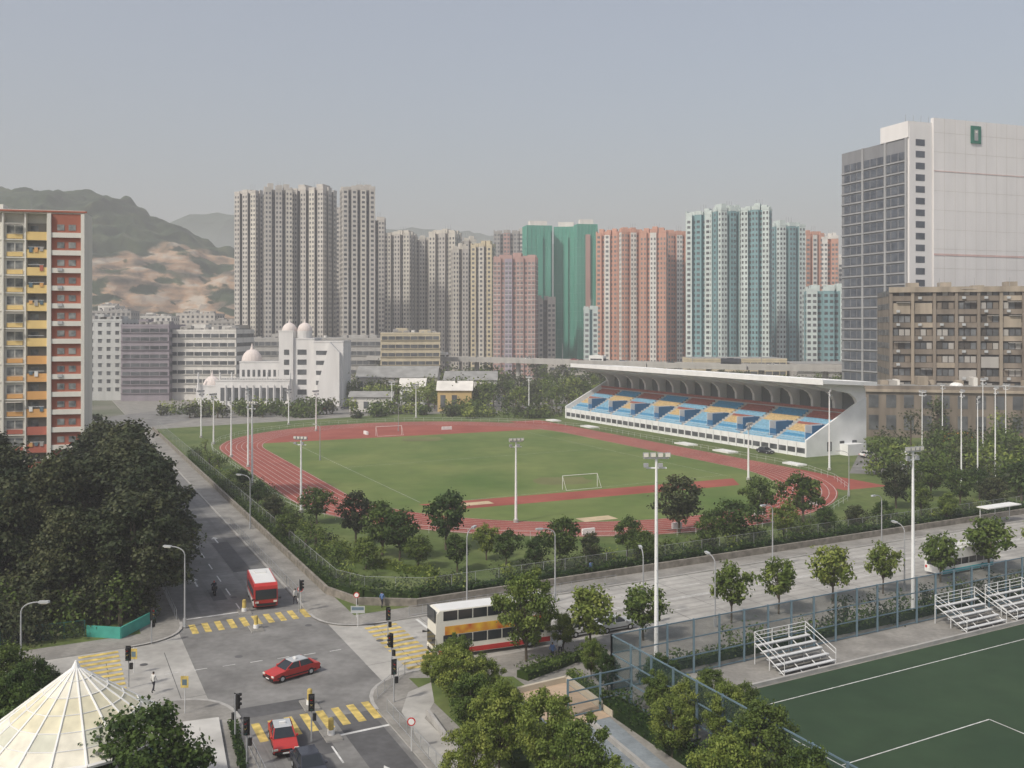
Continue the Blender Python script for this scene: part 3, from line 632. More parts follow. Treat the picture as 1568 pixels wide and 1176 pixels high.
def flyover():
    mb=MB(); P=[(480,540),(600,520),(720,500),(850,468),(1000,430),(1150,405),(1350,385),(1500,380)]
    Q=[((x-784)*d/F,d) for x,d in P]; S=[]
    for i in range(len(Q)-1):
        for t in range(6):
            s=t/6; S.append((Q[i][0]*(1-s)+Q[i+1][0]*s,Q[i][1]*(1-s)+Q[i+1][1]*s))
    con=wallm('viaduct_concrete',(.4,.39,.37))
    for i in range(len(S)-1):
        a,b=S[i],S[i+1]; L=math.dist(a,b); d=((b[0]-a[0])/L,(b[1]-a[1])/L); c=((a[0]+b[0])/2,(a[1]+b[1])/2)
        mb.obox(c,d,L+.3,11,12.2,13.4,con,M['asphalt'])
        for s in (-1,1): mb.obox((c[0]-d[1]*5.4*s,c[1]+d[0]*5.4*s),d,L+.3,.3,13.41,14.5,con)
        if i%3==0: mb.cyl((*c,-.2),(*c,12.2),1.2,1.2,con,10)
        if i%2==0: mb.cyl((c[0],c[1],13.4),(c[0],c[1],22),.12,.08,M['greysteel'],5)
    mb.obj('road_flyover')
    for i in range(16):
        j=R.randint(8,len(S)-3); a,b=S[j],S[j+1]; L=math.dist(a,b); d=((b[0]-a[0])/L,(b[1]-a[1])/L); o=R.choice([-3.2,3.2])
        x,y=a[0]-d[1]*o,a[1]+d[0]*o
        if i%4==0: bus('lorry',x,y,d,8,3.4,M[R.choice(['whitecar','darkcar'])],1,z=13.4)
        else: car('car',x,y,d,M[R.choice(['whitecar','silver','darkcar','redcar'])],z=13.4)
# ---------------------------------------------------------------- hills
def sm(t): t=max(0,min(1,t)); return t*t*(3-2*t)
def hill(name,prof,d0,d1,x0,x1,m,nx=120,ny=50,amp=6,terr=0):
    mb=MB()
    for j in range(ny+1):
        for i in range(nx+1):
            px=x0+(x1-x0)*i/nx; t=j/ny; Y=d0+(d1-d0)*t*1.25; X=(px-784)*d1/F
            yy=np.interp(px,[q[0] for q in prof],[q[1] for q in prof]); Hh=CH+(500-yy)*d1/F
            wob=.12*noise.fractal(Vector((X/110,Y/140,3)),1,2,3) if terr else 0
            tt=t*1.25+wob*min(1,4*max(0,1-t*1.25))
            s=sm(tt) if t<.8 else 1-.5*(t-.8)/.2
            z=Hh*s
            if terr and X>-560:
                q=z/terr+.25*noise.noise(Vector((X/70,Y/70,1))); fz=math.floor(q); z=z*.35+(fz+sm((q-fz)*2.0-.3))*terr*.65
            e=noise.fractal(Vector((X/60,Y/60,0)),1,2,6); rg=1-abs(noise.noise(Vector((X/38,Y/120,5))))*2
            z+=(e*amp+rg*amp*.7*(1 if terr else 0))*min(1,t*4)
            mb.v.append((X,Y,z-.5))
    k=mb.mi(m)
    for j in range(ny):
        for i in range(nx):
            a=j*(nx+1)+i; mb.f.append((a,a+1,a+nx+2,a+nx+1)); mb.m.append(k)
    return mb.obj(name)
hmt=bpy.data.materials.new('hill_slope'); hmt.use_nodes=True; n3=hmt.node_tree; b3=n3.nodes['Principled BSDF']; b3.inputs['Roughness'].default_value=1
g3=n3.nodes.new('ShaderNodeNewGeometry'); sx=n3.nodes.new('ShaderNodeSeparateXYZ'); n3.links.new(g3.outputs['Position'],sx.inputs[0])
def nz_(sc,det=10,st=(1,1,1)):
    mp=n3.nodes.new('ShaderNodeMapping'); mp.inputs['Scale'].default_value=st; n3.links.new(g3.outputs['Position'],mp.inputs[0])
    n=n3.nodes.new('ShaderNodeTexNoise'); n.inputs['Scale'].default_value=sc; n.inputs['Detail'].default_value=det; n3.links.new(mp.outputs[0],n.inputs['Vector']); return n.outputs['Fac']
def ramp_(f,els):
    r=n3.nodes.new('ShaderNodeValToRGB'); r.color_ramp.elements[0].position=els[0][0]; r.color_ramp.elements[0].color=(*els[0][1],1); r.color_ramp.elements[1].position=els[-1][0]; r.color_ramp.elements[1].color=(*els[-1][1],1)
    for p,c in els[1:-1]: e=r.color_ramp.elements.new(p); e.color=(*c,1)
    n3.links.new(f,r.inputs[0]); return r.outputs[0]
def thr(expr_noise,mul,lo,hi):
    ml=n3.nodes.new('ShaderNodeMath'); ml.operation='MULTIPLY_ADD'; n3.links.new(expr_noise,ml.inputs[0]); ml.inputs[1].default_value=mul; n3.links.new(sx.outputs['Z'],ml.inputs[2])
    mr=n3.nodes.new('ShaderNodeMapRange'); mr.inputs['From Min'].default_value=lo; mr.inputs['From Max'].default_value=hi; n3.links.new(ml.outputs[0],mr.inputs['Value']); return mr.outputs[0]
def mixc(f,a,b):
    m=n3.nodes.new('ShaderNodeMixRGB'); n3.links.new(f,m.inputs[0]); n3.links.new(a,m.inputs[1]); n3.links.new(b,m.inputs[2]); return m.outputs[0]
rock=ramp_(nz_(.035,14,(1,.6,3)),[(.36,(.09,.08,.06)),(.45,(.23,.17,.12)),(.53,(.38,.25,.155)),(.62,(.42,.36,.29))])
green=ramp_(nz_(.05,12),[(.38,(.016,.030,.014)),(.55,(.032,.052,.022)),(.68,(.07,.085,.04))])
patch=ramp_(nz_(.03,14,(1,1,2)),[(.53,(0,0,0)),(.57,(1,1,1))])
c1=mixc(patch,rock,green); n3.links.new(mixc(thr(nz_(.014,14),150,160,170),c1,green),b3.inputs['Base Color'])
hill('hill',[(-600,340),(-100,320),(0,298),(60,308),(120,303),(190,308),(225,328),(260,346),(300,370),(350,390),(450,420),(600,470),(700,500)],700,1050,-300,700,hmt,320,170,11,11)
hb=mat('far_hill_green',(.05,.075,.05),1,.2,.01)
hill('distant_hill',[(100,400),(260,345),(300,332),(370,330),(450,345),(600,352),(660,352),(760,362),(900,380),(1100,400),(1300,430)],1900,2500,0,1400,hb,80,20,12)
# ---------------------------------------------------------------- grandstand
def stand():
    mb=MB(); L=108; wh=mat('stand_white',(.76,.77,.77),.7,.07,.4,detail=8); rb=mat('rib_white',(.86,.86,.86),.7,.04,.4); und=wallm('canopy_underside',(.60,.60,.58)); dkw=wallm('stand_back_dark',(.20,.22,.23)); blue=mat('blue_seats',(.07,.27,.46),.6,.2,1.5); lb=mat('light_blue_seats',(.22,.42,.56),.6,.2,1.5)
    yl=mat('yellow_seats',(.56,.42,.22),.6,.2,1.5); rd=mat('red_seats',(.33,.12,.10),.6,.2,1.5); con=wallm('terrace_concrete',(.43,.43,.42)); db=mat('stair_blue',(.03,.13,.27),.6,.1)
    rows=14; z0=2.6; rs=.48; rd_=.95
    mb.box(0,L,-.3,0,-.1,3.3,wh); mb.box(0,L,-.34,-.301,.8,2.0,M['wind'])
    for i in range(36): mb.box(i*3,i*3+.35,-.5,-.345,-.1,3.3,wh)
    mb.cyl((0,-.2,4.3),(L,-.2,4.3),.04,.04,M['steel'],5); mb.cyl((0,-.2,3.8),(L,-.2,3.8),.03,.03,M['steel'],5)
    ns=9; sl=L/ns
    for r in range(rows):
        y=r*rd_; z=z0+r*rs
        mb.box(0,L,y,y+rd_,z-.5 if r else 0,z,con)
        for s in range(ns):
            a=s*sl+.8; b=(s+1)*sl-.8
            if r<5: c=lb if r%3 else blue
            elif r<8: c=yl if s%2==0 else lb
            elif r<11: c=(rd if r==8 else lb) if s%2==0 else yl
            else: c=(blue if s%2 else rd)
            if 2<=r<=8: b-=2.4
            mb.box(a,b,y+.35,y+.75,z+.005,z+.32,c); mb.box(a,b,y+.72,y+.8,z+.33,z+.55,c)
    for s in range(ns):
        x=(s+1)*sl-3.0; mb.box(x-.1,x,2.6,8,z0+.8,z0+4.4,wh); mb.box(x+2.2,x+2.3,2.6,8,z0+.8,z0+4.4,db); mb.box(x,x+2.2,2.6,2.7,z0+1,z0+2.6,db)
        mb.poly([(x,3,z0+1.4),(x+2.2,3,z0+1.4),(x+2.2,8.2,z0+4.3),(x,8.2,z0+4.3)],db)
    yb=rows*rd_; zt=z0+rows*rs
    mb.box(0,L,yb,yb+5.5,-.1,zt+.3,con); mb.box(0,L,yb,yb+.2,zt+.31,zt+1.0,rd)
    mb.box(0,L,yb+5.0,yb+5.4,zt+.31,zt+5,dkw)
    bk=yb+5.3
    prof=[(-.4,-.1),(bk,-.1),(bk,13.2),(bk-2.6,12.2),(yb-2.5,zt+.2),(-.4,3.9)]
    for x in (-.5,L):
        for i in range(6):
            a=prof[i];b=prof[(i+1)%6]; mb.poly([(x,a[0],a[1]),(x+.5,a[0],a[1]),(x+.5,b[0],b[1]),(x,b[0],b[1])],wh)
        for q in (x,x+.5): mb.poly([(q,p[0],p[1]) for p in prof],wh)
    for i in range(3): mb.box(L+.5,L+.56,6+i*4,7.4+i*4,1,3.2,M['wind'])
    mb.box(L+.5,L+3,10,15,-.1,2.6,wh)
    # flat white canopy carried on deep curved white ribs
    y0,y1,zf,zb=2.4,bk+.6,17.3,16.4; X0,X1=-1.5,L+3.0
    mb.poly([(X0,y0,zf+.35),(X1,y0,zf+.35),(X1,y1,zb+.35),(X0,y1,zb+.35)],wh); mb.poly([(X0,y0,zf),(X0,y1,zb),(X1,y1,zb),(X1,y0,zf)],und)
    mb.box(X0,X1,y0-.2,y0,zf-.65,zf+.55,wh); mb.box(X0,X1,y1,y1+.2,zb-.4,zb+.5,wh)
    for x in (X0-.2,X1): mb.poly([(x,y0,zf-.4),(x,y1,zb-.4),(x,y1,zb+.5),(x,y0,zf+.5)],wh); mb.poly([(x+.2,y0,zf-.4),(x+.2,y1,zb-.4),(x+.2,y1,zb+.5),(x+.2,y0,zf+.5)],wh)
    outer=[(bk,zt),(bk-.1,12.8),(bk-.3,15.4),(bk-1.6,16.3),(12,16.5),(7.5,16.8),(2.6,17.1)]
    inn=[(bk-2.6,zt),(bk-2.8,11.8),(bk-3.6,13.2),(bk-5.2,14.2),(9.4,15.0),(5.8,15.7),(2.6,16.4)]
    nr=16
    for i in range(nr):
        x=i*L/(nr-1); hw=.45
        for k in range(6):
            a,b=outer[k],outer[k+1]; c,d=inn[k+1],inn[k]
            for q in (x-hw,x+hw): mb.poly([(q,a[0],a[1]),(q,b[0],b[1]),(q,c[0],c[1]),(q,d[0],d[1])],rb)
            mb.poly([(x-hw,d[0],d[1]),(x+hw,d[0],d[1]),(x+hw,c[0],c[1]),(x-hw,c[0],c[1])],rb)
            mb.poly([(x-hw,a[0],a[1]),(x+hw,a[0],a[1]),(x+hw,b[0],b[1]),(x-hw,b[0],b[1])],rb)
    mb.obj('grandstand',(18,321,0),math.atan2(-96,49.6))
stand()
# ---------------------------------------------------------------- masts, lamps, signals
def mast(x,y,h,heads=4,r=.2,z=0):
    mb=MB(); mb.cyl((0,0,0),(0,0,h),r,r*.5,M['mast'],10); mb.cyl((0,0,0),(0,0,.5),r*1.8,r*1.8,M['kerb'],10)
    mb.box(-1.1,1.1,-.06,.06,h-.15,h,M['mast']); mb.box(-.9,.9,-.06,.06,h-1.0,h-.88,M['mast'])
    for i in range(heads):
        xx=-.95+1.9*i/(heads-1); mb.box(xx-.25,xx+.25,-.35,-.1,h+.02,h+.42,M['greysteel']); mb.box(xx-.2,xx+.2,-.37,-.352,h+.06,h+.38,M['lamp'])
        if i%2==0: mb.box(xx-.2,xx+.2,-.35,-.1,h-.85,h-.5,M['greysteel'])
    for i in range(int(h/1.2)): mb.box(-.02,.02,-r-.14,-r*.5,1+i*1.1,1.03+i*1.1,M['greysteel'])
    return mb.obj('floodlight_mast',(x,y,z),math.atan2(y-223,x+9)+math.pi/2+R.uniform(-.3,.3))
for px,pb,pt in ((1005,1025,700),(1398,945,690),(790,800,675),(461,785,672),(386,750,618),(354,700,612),(1146,735,650),(327,680,605),(637,640,590),(810,632,578),(308,670,600),(484,660,600),(380,715,598),(1270,720,600),(442,650,598),(600,632,585)):
    X,Y=G(px,pb); mast(X,Y,CH-(pt-500)*Y/F,r=.22 if pb>900 else .22)
for px,pb,pt in ((1472,745,600),(1497,745,610),(1524,745,595),(1443,680,590),(1368,660,585),(1540,690,590),(1505,700,582),(1412,690,600)):
    X,Y=G(px,pb); mast(X,Y,CH-(pt-500)*Y/F,3,.15)
def lamp(x,y,h,ang,z=0):
    mb=MB(); mb.cyl((0,0,0),(0,0,h*.9),.10,.06,M['greysteel'],8); prev=(0,0,h*.9)
    for i in range(1,6):
        t=i/5; p=(1.6*t*t*.9+.1*t,0,h*.9+h*.1*math.sin(t*math.pi/2)); mb.cyl(prev,p,.055,.05,M['greysteel'],6); prev=p
    mb.xprism([(prev[0]-.1,prev[2]-.08),(prev[0]+.75,prev[2]-.05),(prev[0]+.7,prev[2]+.1),(prev[0]-.1,prev[2]+.08)],-.15,.15,M['silver']); mb.box(prev[0],prev[0]+.6,-.12,.12,prev[2]-.13,prev[2]-.085,M['lamp'])
    mb.box(-.12,.12,-.12,.12,0,.9,M['greysteel']); mb.obj('street_lamp',(x,y,z),ang)
for px,pb,h,an in ((850,920,8,3.5),(1183,870,8,3.8),(283,960,8,3.0),(715,935,8.5,1.2),(985,958,7.5,1.6),(32,1075,8,0),(1350,850,8,3.8),(383,810,8,2.9),(1095,960,7,1.8),(490,705,8,2.5),(610,660,8,2),(1300,760,8,3),(1385,905,7.5,1.8),(1225,650,9,3)):
    X,Y=G(px,pb); lamp(X,Y,h,an)
def signal(x,y,ang,h=3.6):
    mb=MB(); mb.cyl((0,0,0),(0,0,h),.06,.05,M['greysteel'],8); mb.box(-.15,.15,-.32,-.08,h-1.1,h-.05,M['black']); mb.box(-.22,.22,-.075,-.05,h-1.2,h+.05,M['black'])
    for i,m in enumerate((M['redlens'],M['yellow'],M['teal'])):
        z=h-.25-i*.34; mb.cyl((0,-.32,z),(0,-.35,z),.10,.10,m,10); mb.cyl((0,-.33,z+.13),(0,-.5,z+.11),.12,.11,M['black'],8)
    mb.box(.1,.34,-.1,.1,h-1.9,h-1.4,M['black']); mb.obj('traffic_light',(x,y,0),ang)
for px,pb,an in ((197,1052,0),(360,1135,2.4),(600,1030,-.6),(603,1075,.4),(477,1135,.2),(594,985,.5),(232,985,1),(458,938,2),(378,1175,0)):
    X,Y=G(px,pb); signal(X,Y,an,3.4)
def bollard(x,y,z):
    mb=MB(); mb.cyl((0,0,0),(0,0,.35),.28,.25,M['white'],12); mb.cyl((0,0,.35),(0,0,1.1),.2,.2,M['yellow'],12); mb.dome((0,0,1.1),.2,M['yellow'],.15,12,3,False); mb.obj('traffic_bollard',(x,y,z))
mb=MB()
for c in (NP(19,100.5),NP(19,72.4)):
    for o in (-3.2,3.2):
        cc=(c[0]+AD[0]*o,c[1]+AD[1]*o); mb.obox(cc,AD,2.2,1.2,RZ,RZ+.14,M['kerb'],M['pave']); bollard(cc[0],cc[1],RZ+.14)
mb.obj('traffic_island')
def sign(x,y,h,kind,ang=0):
    mb=MB(); mb.cyl((0,0,0),(0,0,h),.04,.04,M['steel'],6)
    if kind=='round': mb.cyl((0,-.05,h-.3),(0,-.08,h-.3),.3,.3,M['redlens'],16); mb.cyl((0,-.081,h-.3),(0,-.09,h-.3),.22,.22,M['white'],16)
    elif kind=='yellow': mb.box(-.3,.3,-.08,-.045,h-1.0,h-.1,M['yellow']); mb.box(-.18,.18,-.09,-.081,h-.8,h-.35,M['bluegrey'])
    else: mb.box(-.7,.7,-.08,-.045,h-.8,h-.1,M['silver']); mb.box(-.6,.6,-.09,-.081,h-.5,h-.2,M['bluegrey'])
    mb.obj('traffic_sign',(x,y,0),ang)
for px,pb,h,k in ((283,1092,3,'yellow'),(546,945,2.6,'round'),(548,960,2.2,'board'),(460,932,2.4,'round'),(630,1150,2.4,'round'),(205,1030,2.2,'yellow')):
    X,Y=G(px,pb); sign(X,Y,h,k)
for pts in ([NP(25.4,104),NP(25.4,112),NP(25.4,150)],[NP(34,93.4),NP(60,93.4)],[NP(24,71),NP(24,50)],[NP(13.1,70),NP(13.1,45)],[NP(-4,81.6),NP(3,81.6)],[NP(12.2,104),NP(12.2,125)],[NP(24.2,74),NP(28,78),NP(34,78.1)]):
    fence('guard_railing',pts,1.05,1.5,M['greysteel'],M['net2'],.025,(1,.12))
# ---------------------------------------------------------------- vehicles
def wheels(mb,xs,hw,r):
    for x in xs:
        for s in (-1,1): mb.cyl((x,s*(hw-.22),r),(x,s*hw,r),r,r,M['rubber'],14); mb.cyl((x,s*hw,r),(x,s*(hw+.02),r),r*.55,r*.5,M['silver'],10)
def car(name,x,y,dr,body,roof=None,taxi=False,z=RZ):
    roof=roof or body; mb=MB()
    mb.xprism([(-2.25,.35),(-1.8,.25),(1.8,.25),(2.25,.32),(2.3,.6),(2.15,.74),(1.0,.92),(-1.7,.95),(-2.25,.88),(-2.3,.6)],-.83,.83,body)
    mb.box(-1.9,1.9,-.86,-.831,.38,.48,M['black']); mb.box(-1.9,1.9,.831,.86,.38,.48,M['black'])
    bz,tz=.93,1.4; B=[(-1.75,-.78),(1.05,-.78),(1.05,.78),(-1.75,.78)]; Tt=[(-1.25,-.62),(.3,-.62),(.3,.62),(-1.25,.62)]
    for i in range(4):
        j=(i+1)%4; mb.poly([(*B[i],bz),(*B[j],bz),(*Tt[j],tz),(*Tt[i],tz)],M['glass']); mb.cyl((*B[i],bz),(*Tt[i],tz),.05,.05,body,4)
    for s in (-1,1): mb.cyl((-.35,s*.785,bz),(-.35,s*.63,tz),.045,.045,body,4)
    mb.poly([(*q,tz+.002) for q in Tt],roof); mb.xprism([(-1.25,tz-.02),(.3,tz-.02),(.2,tz+.05),(-1.1,tz+.05)],-.6,.6,roof)
    for s in (-1,1): mb.box(2.24,2.32,s*.72-.16,s*.72+.16,.58,.7,M['lamp']); mb.box(-2.33,-2.25,s*.7-.14,s*.7+.14,.66,.8,M['redlens']); mb.box(.75,.95,s*.83,s*.98,.92,1.05,body)
    mb.box(2.27,2.36,-.8,.8,.3,.48,M['black']); mb.box(-2.38,-2.28,-.8,.8,.32,.5,M['black']); mb.box(2.28,2.33,-.4,.4,.55,.66,M['black'])
    mb.box(2.361,2.37,-.25,.25,.36,.46,M['white'])
    if taxi: mb.box(-.4,-.2,-.22,.22,tz+.05,tz+.2,M['whitecar'])
    wheels(mb,(-1.4,1.4),.85,.31); mb.obj(name,(x,y,z),math.atan2(dr[1],dr[0]),.04)
X,Y=G(447,1033); car('taxi',X,Y,(-.72,-.69),M['redcar'],M['silver'],True)
X,Y=G(433,1138); car('taxi',X,Y,(.33,-.94),M['redcar'],M['silver'],True)
X,Y=G(474,1182); car('car',X,Y,AD,M['darkcar'])
for px,py,m,dd in ((893,968,'whitecar',MD),(940,962,'silver',MD),(1365,712,'silver',AD),(1392,722,'whitecar',MD),(1172,694,'darkcar',AD),(1215,690,'silver',AD),(1330,700,'whitecar',MD),(1420,716,'silver',MD),(1345,716,'darkcar',AD),(1480,712,'silver',MD),(1500,716,'whitecar',MD),(1390,700,'whitecar',AD)):
    X,Y=G(px,py); car('car',X,Y,dd,M[m],z=RZ if py>800 else .02)
def bus(name,x,y,dr,L,H,body,decks,band=None,z=RZ,lower=None,roof=None):
    mb=MB(); w_=1.22; prof=[(-L/2,.35),(L/2-.1,.35),(L/2,1.2),(L/2-.12,H-.25),(L/2-.4,H),(-L/2+.15,H),(-L/2,H-.2)]
    mb.xprism(prof,-w_,w_,body)
    dh=H/decks
    for k in range(decks):
        z0=k*dh+(1.3 if decks==2 else 1.25); z1=z0+(.85 if decks==2 else .75); n=int((L-1.4)/1.4); a=(L-1.4)/n
        for s in (-1,1):
            for i in range(n): x0=-L/2+.7+i*a; mb.box(x0+.05,x0+a-.05,s*w_,s*(w_+.02),z0,z1,M['glass'])
        mb.box(L/2-.05,L/2+.03,-w_+.12,w_-.12,z0-.15,z1+.15,M['glass']); mb.box(-L/2-.02,-L/2+.05,-.9,.9,z0,z1,M['glass'])
    if band:
        for s in (-1,1): mb.box(-L/2+.6,L/2-.9,s*w_,s*(w_+.015),H*.5,H*.5+.78,band)
    if lower:
        for s in (-1,1): mb.box(-L/2+.1,L/2-.3,s*w_,s*(w_+.025),.4,.85,lower)
    if decks==2:
        for s in (-1,1): mb.box(L/2-1.9,L/2-.8,s*w_,s*(w_+.03),.4,2.2,M['glass'])
    mb.box(L/2-.02,L/2+.04,-1,1,.45,.7,M['black'])
    for s in (-1,1): mb.box(L/2-.02,L/2+.06,s*.95-.18,s*.95+.18,.75,.95,M['lamp']); mb.cyl((L/2,s*1.2,H*.45),(L/2+.35,s*1.45,H*.45),.04,.12,M['black'],6); mb.box(-L/2-.03,-L/2,s*1.0-.12,s*1.0+.12,.8,1.1,M['redlens'])
    if roof: mb.box(-L/2+.25,L/2-.5,-1.1,1.1,H+.002,H+.05,roof); mb.box(-L/2+1,-L/2+2.4,-.6,.6,H+.052,H+.2,roof)
    else: mb.box(-1.5,1,-.6,.6,H+.002,H+.18,body)
    wheels(mb,(-L/2+2.2,L/2-2.4) if L>8 else (-L/2+1.4,L/2-1.3),w_+.01,.48 if L>8 else .36)
    mb.obj(name,(x,y,z),math.atan2(dr[1],dr[0]),.05)
adm=mat('bus_advert',(.78,.50,.05),.5,0,.9,col2=(.50,.10,.03),coord='obj',detail=2); crm=mat('cream_paint',(.72,.70,.62),.4,.05,1)
X,Y=G(716,1000); bus('double_decker_bus',X+2.0,Y+1.6,(-.92,-.39),11.5,4.4,crm,2,adm,lower=M['redcar'],roof=M['whitecar'])
X,Y=G(404,925); bus('minibus',X-.6,Y+1.6,(.36,-.93),7.0,2.75,M['redcar'],1,None,lower=M['whitecar'],roof=M['whitecar'])
X,Y=G(1470,872); bus('coach',X,Y,MD,10,3.2,M['whitecar'],1,None,lower=mat('turquoise',(.05,.4,.45),.4,.05))
X,Y=G(1462,690); bus('bus',X,Y,MD,11,4.0,mat('orange_bus',(.6,.3,.06),.4,.05),2,M['redcar'],z=.02)
flyover()
# ---------------------------------------------------------------- people
def figure(name,x,y,ang,top,leg,z=0,walk=.25,sit=False,helmet=False):
    if not sit: J=[(0,0,.93),(0,0,1.15),(0,0,1.4),(0,0,1.5),(0,0,1.62),(.02,0,1.7),(0,.1,.9),(walk*.5,.11,.5),(walk*.4,.11,.08),(walk*.4+.14,.11,.03),(0,-.1,.9),(-walk*.2,-.11,.5),(-walk,-.11,.1),(-walk+.13,-.11,.03),(0,.19,1.4),(-.1,.24,1.12),(.02,.25,.88),(0,-.19,1.4),(.08,-.24,1.12),(.22,-.24,.92)]
    else: J=[(0,0,.8),(.03,0,1.0),(.1,0,1.25),(.13,0,1.33),(.15,0,1.45),(.17,0,1.53),(0,.12,.78),(.4,.2,.75),(.3,.2,.38),(.42,.2,.34),(0,-.12,.78),(.4,-.2,.75),(.3,-.2,.38),(.42,-.2,.34),(.1,.19,1.25),(.3,.27,1.03),(.55,.3,1.02),(.1,-.19,1.25),(.3,-.27,1.03),(.55,-.3,1.02)]
    E=[(0,1),(1,2),(2,3),(3,4),(4,5),(0,6),(6,7),(7,8),(8,9),(0,10),(10,11),(11,12),(12,13),(2,14),(14,15),(15,16),(2,17),(17,18),(18,19)]
    rad=[.14,.13,.15,.06,.1,.09,.1,.065,.045,.04,.1,.065,.045,.04,.065,.045,.035,.065,.045,.035]
    me=bpy.data.meshes.new(name); me.from_pydata(J,E,[]); o=bpy.data.objects.new(name,me); scene.collection.objects.link(o)
    o.modifiers.new('skin','SKIN')
    for i,v in enumerate(me.skin_vertices[0].data): v.radius=(rad[i],rad[i]); v.use_root=(i==0)
    su=o.modifiers.new('sub','SUBSURF'); su.levels=1; su.render_levels=1
    dg=bpy.context.evaluated_depsgraph_get(); m2=bpy.data.meshes.new_from_object(o.evaluated_get(dg)); o.modifiers.clear(); o.data=m2; m2.materials.clear()
    for m in (top,leg,SK,HR if not helmet else M['redcar']): m2.materials.append(m)
    hz=1.52 if not sit else 1.36
    for p in m2.polygons:
        c=p.center
        if c.z>hz+.1 or (c.z>hz and c.x<(.0 if not sit else .13)): k=3
        elif c.z>hz-.04: k=2
        elif (not sit and c.z<.95 and abs(c.y)<.19) or (sit and c.z<.84): k=1
        elif not sit and c.z<.95: k=2
        else: k=0
        p.material_index=k; p.use_smooth=True
    o.location=(x,y,z); o.rotation_euler[2]=ang; return o
SK=mat('skin',(.45,.28,.2),.6,0); HR=mat('hair',(.02,.015,.012),.6,0)
cl=[mat('shirt_white',(.6,.6,.58),.8,.05),mat('shirt_blue',(.1,.17,.35),.8,.05),mat('trousers_dark',(.03,.03,.04),.8,.05),mat('shirt_red',(.4,.06,.05),.8,.05)]
for px,pb,a,t in ((858,1005,2,0),(846,1012,1,1),(452,925,2.5,0),(585,930,1,1),(1010,950,.4,0),(235,1060,1,0),(905,880,2,1)):
    X,Y=G(px,pb); figure('pedestrian',X,Y,a,cl[t],cl[2])
def moto(px,py,dr):
    X,Y=G(px,py); an=math.atan2(dr[1],dr[0]); mb=MB()
    for x in (-.65,.65): mb.cyl((x,-.06,.3),(x,.06,.3),.3,.3,M['rubber'],14); mb.cyl((x,-.07,.3),(x,.07,.3),.16,.16,M['silver'],10)
    mb.xprism([(-.8,.55),(-.3,.35),(.3,.35),(.45,.6),(.35,.85),(.05,.8),(-.2,.75),(-.85,.78)],-.14,.14,M['darkcar']); mb.cyl((.65,0,.3),(.42,0,1.0),.05,.04,M['silver'],6); mb.cyl((.45,-.35,1.0),(.45,.35,1.0),.025,.025,M['black'],6)
    mb.box(.5,.6,-.1,.1,.8,.98,M['lamp']); mb.box(-1.0,-.65,-.2,.2,.8,1.1,M['black']); mb.obj('motorcycle',(X,Y,RZ),an,.02)
    figure('motorcyclist',X-.15*math.cos(an),Y-.15*math.sin(an),an,cl[2],cl[2],RZ,sit=True,helmet=True)
moto(328,908,(-AD[0],-AD[1]))
# ---------------------------------------------------------------- football pitch bottom right
cor=(8.2,80.6)
def PQ(q,r): return (cor[0]+MD[0]*q+AD[0]*r, cor[1]+MD[1]*q+AD[1]*r)
mb=MB(); mb.poly([(*PQ(*q),.01) for q in ((.3,.4),(140,.4),(140,70),(.3,70))],M['pave']); mb.obj('pitch_surround')
mb=MB(); mb.poly([(*PQ(*q),.02) for q in ((4,5.5),(140,5.5),(140,70),(4,70))],M['turf']); mb.obj('artificial_football_pitch')
mb=MB()
def ln(q0,r0,q1,r1,w_=.1):
    a=PQ(q0,r0);b=PQ(q1,r1); L=math.dist(a,b); mb.strip(((a[0]+b[0])/2,(a[1]+b[1])/2),((b[0]-a[0])/L,(b[1]-a[1])/L),L,w_,.03,M['line'])
ln(7,8.5,130,8.5); ln(7,8.5,7,70); ln(23,19,23,60); ln(7,19,23,19); ln(60,8.5,60,70)
mb.obj('pitch_lines')
mb=MB(); mb.obox(PQ(60,5.2),MD,118,.25,0,.35,M['kerb']); mb.obj('concrete_kerb_wall')
def tfence(name,a,b,h):
    mb=MB(); L=math.dist(a,b); n=round(L/2.9)
    for i in range(n+1):
        t=i/n; x=a[0]+(b[0]-a[0])*t;y=a[1]+(b[1]-a[1])*t; mb.obox((x,y),(1,0),.17,.17,-.05,h,M['bluegrey'])
    d=((b[0]-a[0])/L,(b[1]-a[1])/L); c=((a[0]+b[0])/2,(a[1]+b[1])/2)
    for q in (.12,h*.33,h*.66,h-.08): mb.obox(c,d,L,.09,q-.045,q+.045,M['bluegrey'])
    mb.poly([(*a,.05),(*b,.05),(*b,h-.05),(*a,h-.05)],M['gnet']); return mb.obj(name)
tfence('tall_pitch_fence',PQ(0,0),PQ(130,0),4.7); tfence('tall_pitch_fence',PQ(0,0),PQ(0,70),4.7)
tfence('tall_pitch_fence',PQ(0,3),PQ(-6,3),3)
hedge('hedge',[PQ(6,-1.6),PQ(60,-1.6),PQ(125,-1.6)],1.6,1.5,'mid',60,.3)
mass('shrub_mass',[(*PQ(R.uniform(14,120),R.uniform(-3,-1)),R.uniform(1.4,3.2)) for _ in range(90)],['mid','dark','light'],.7,1.4,75,.28)
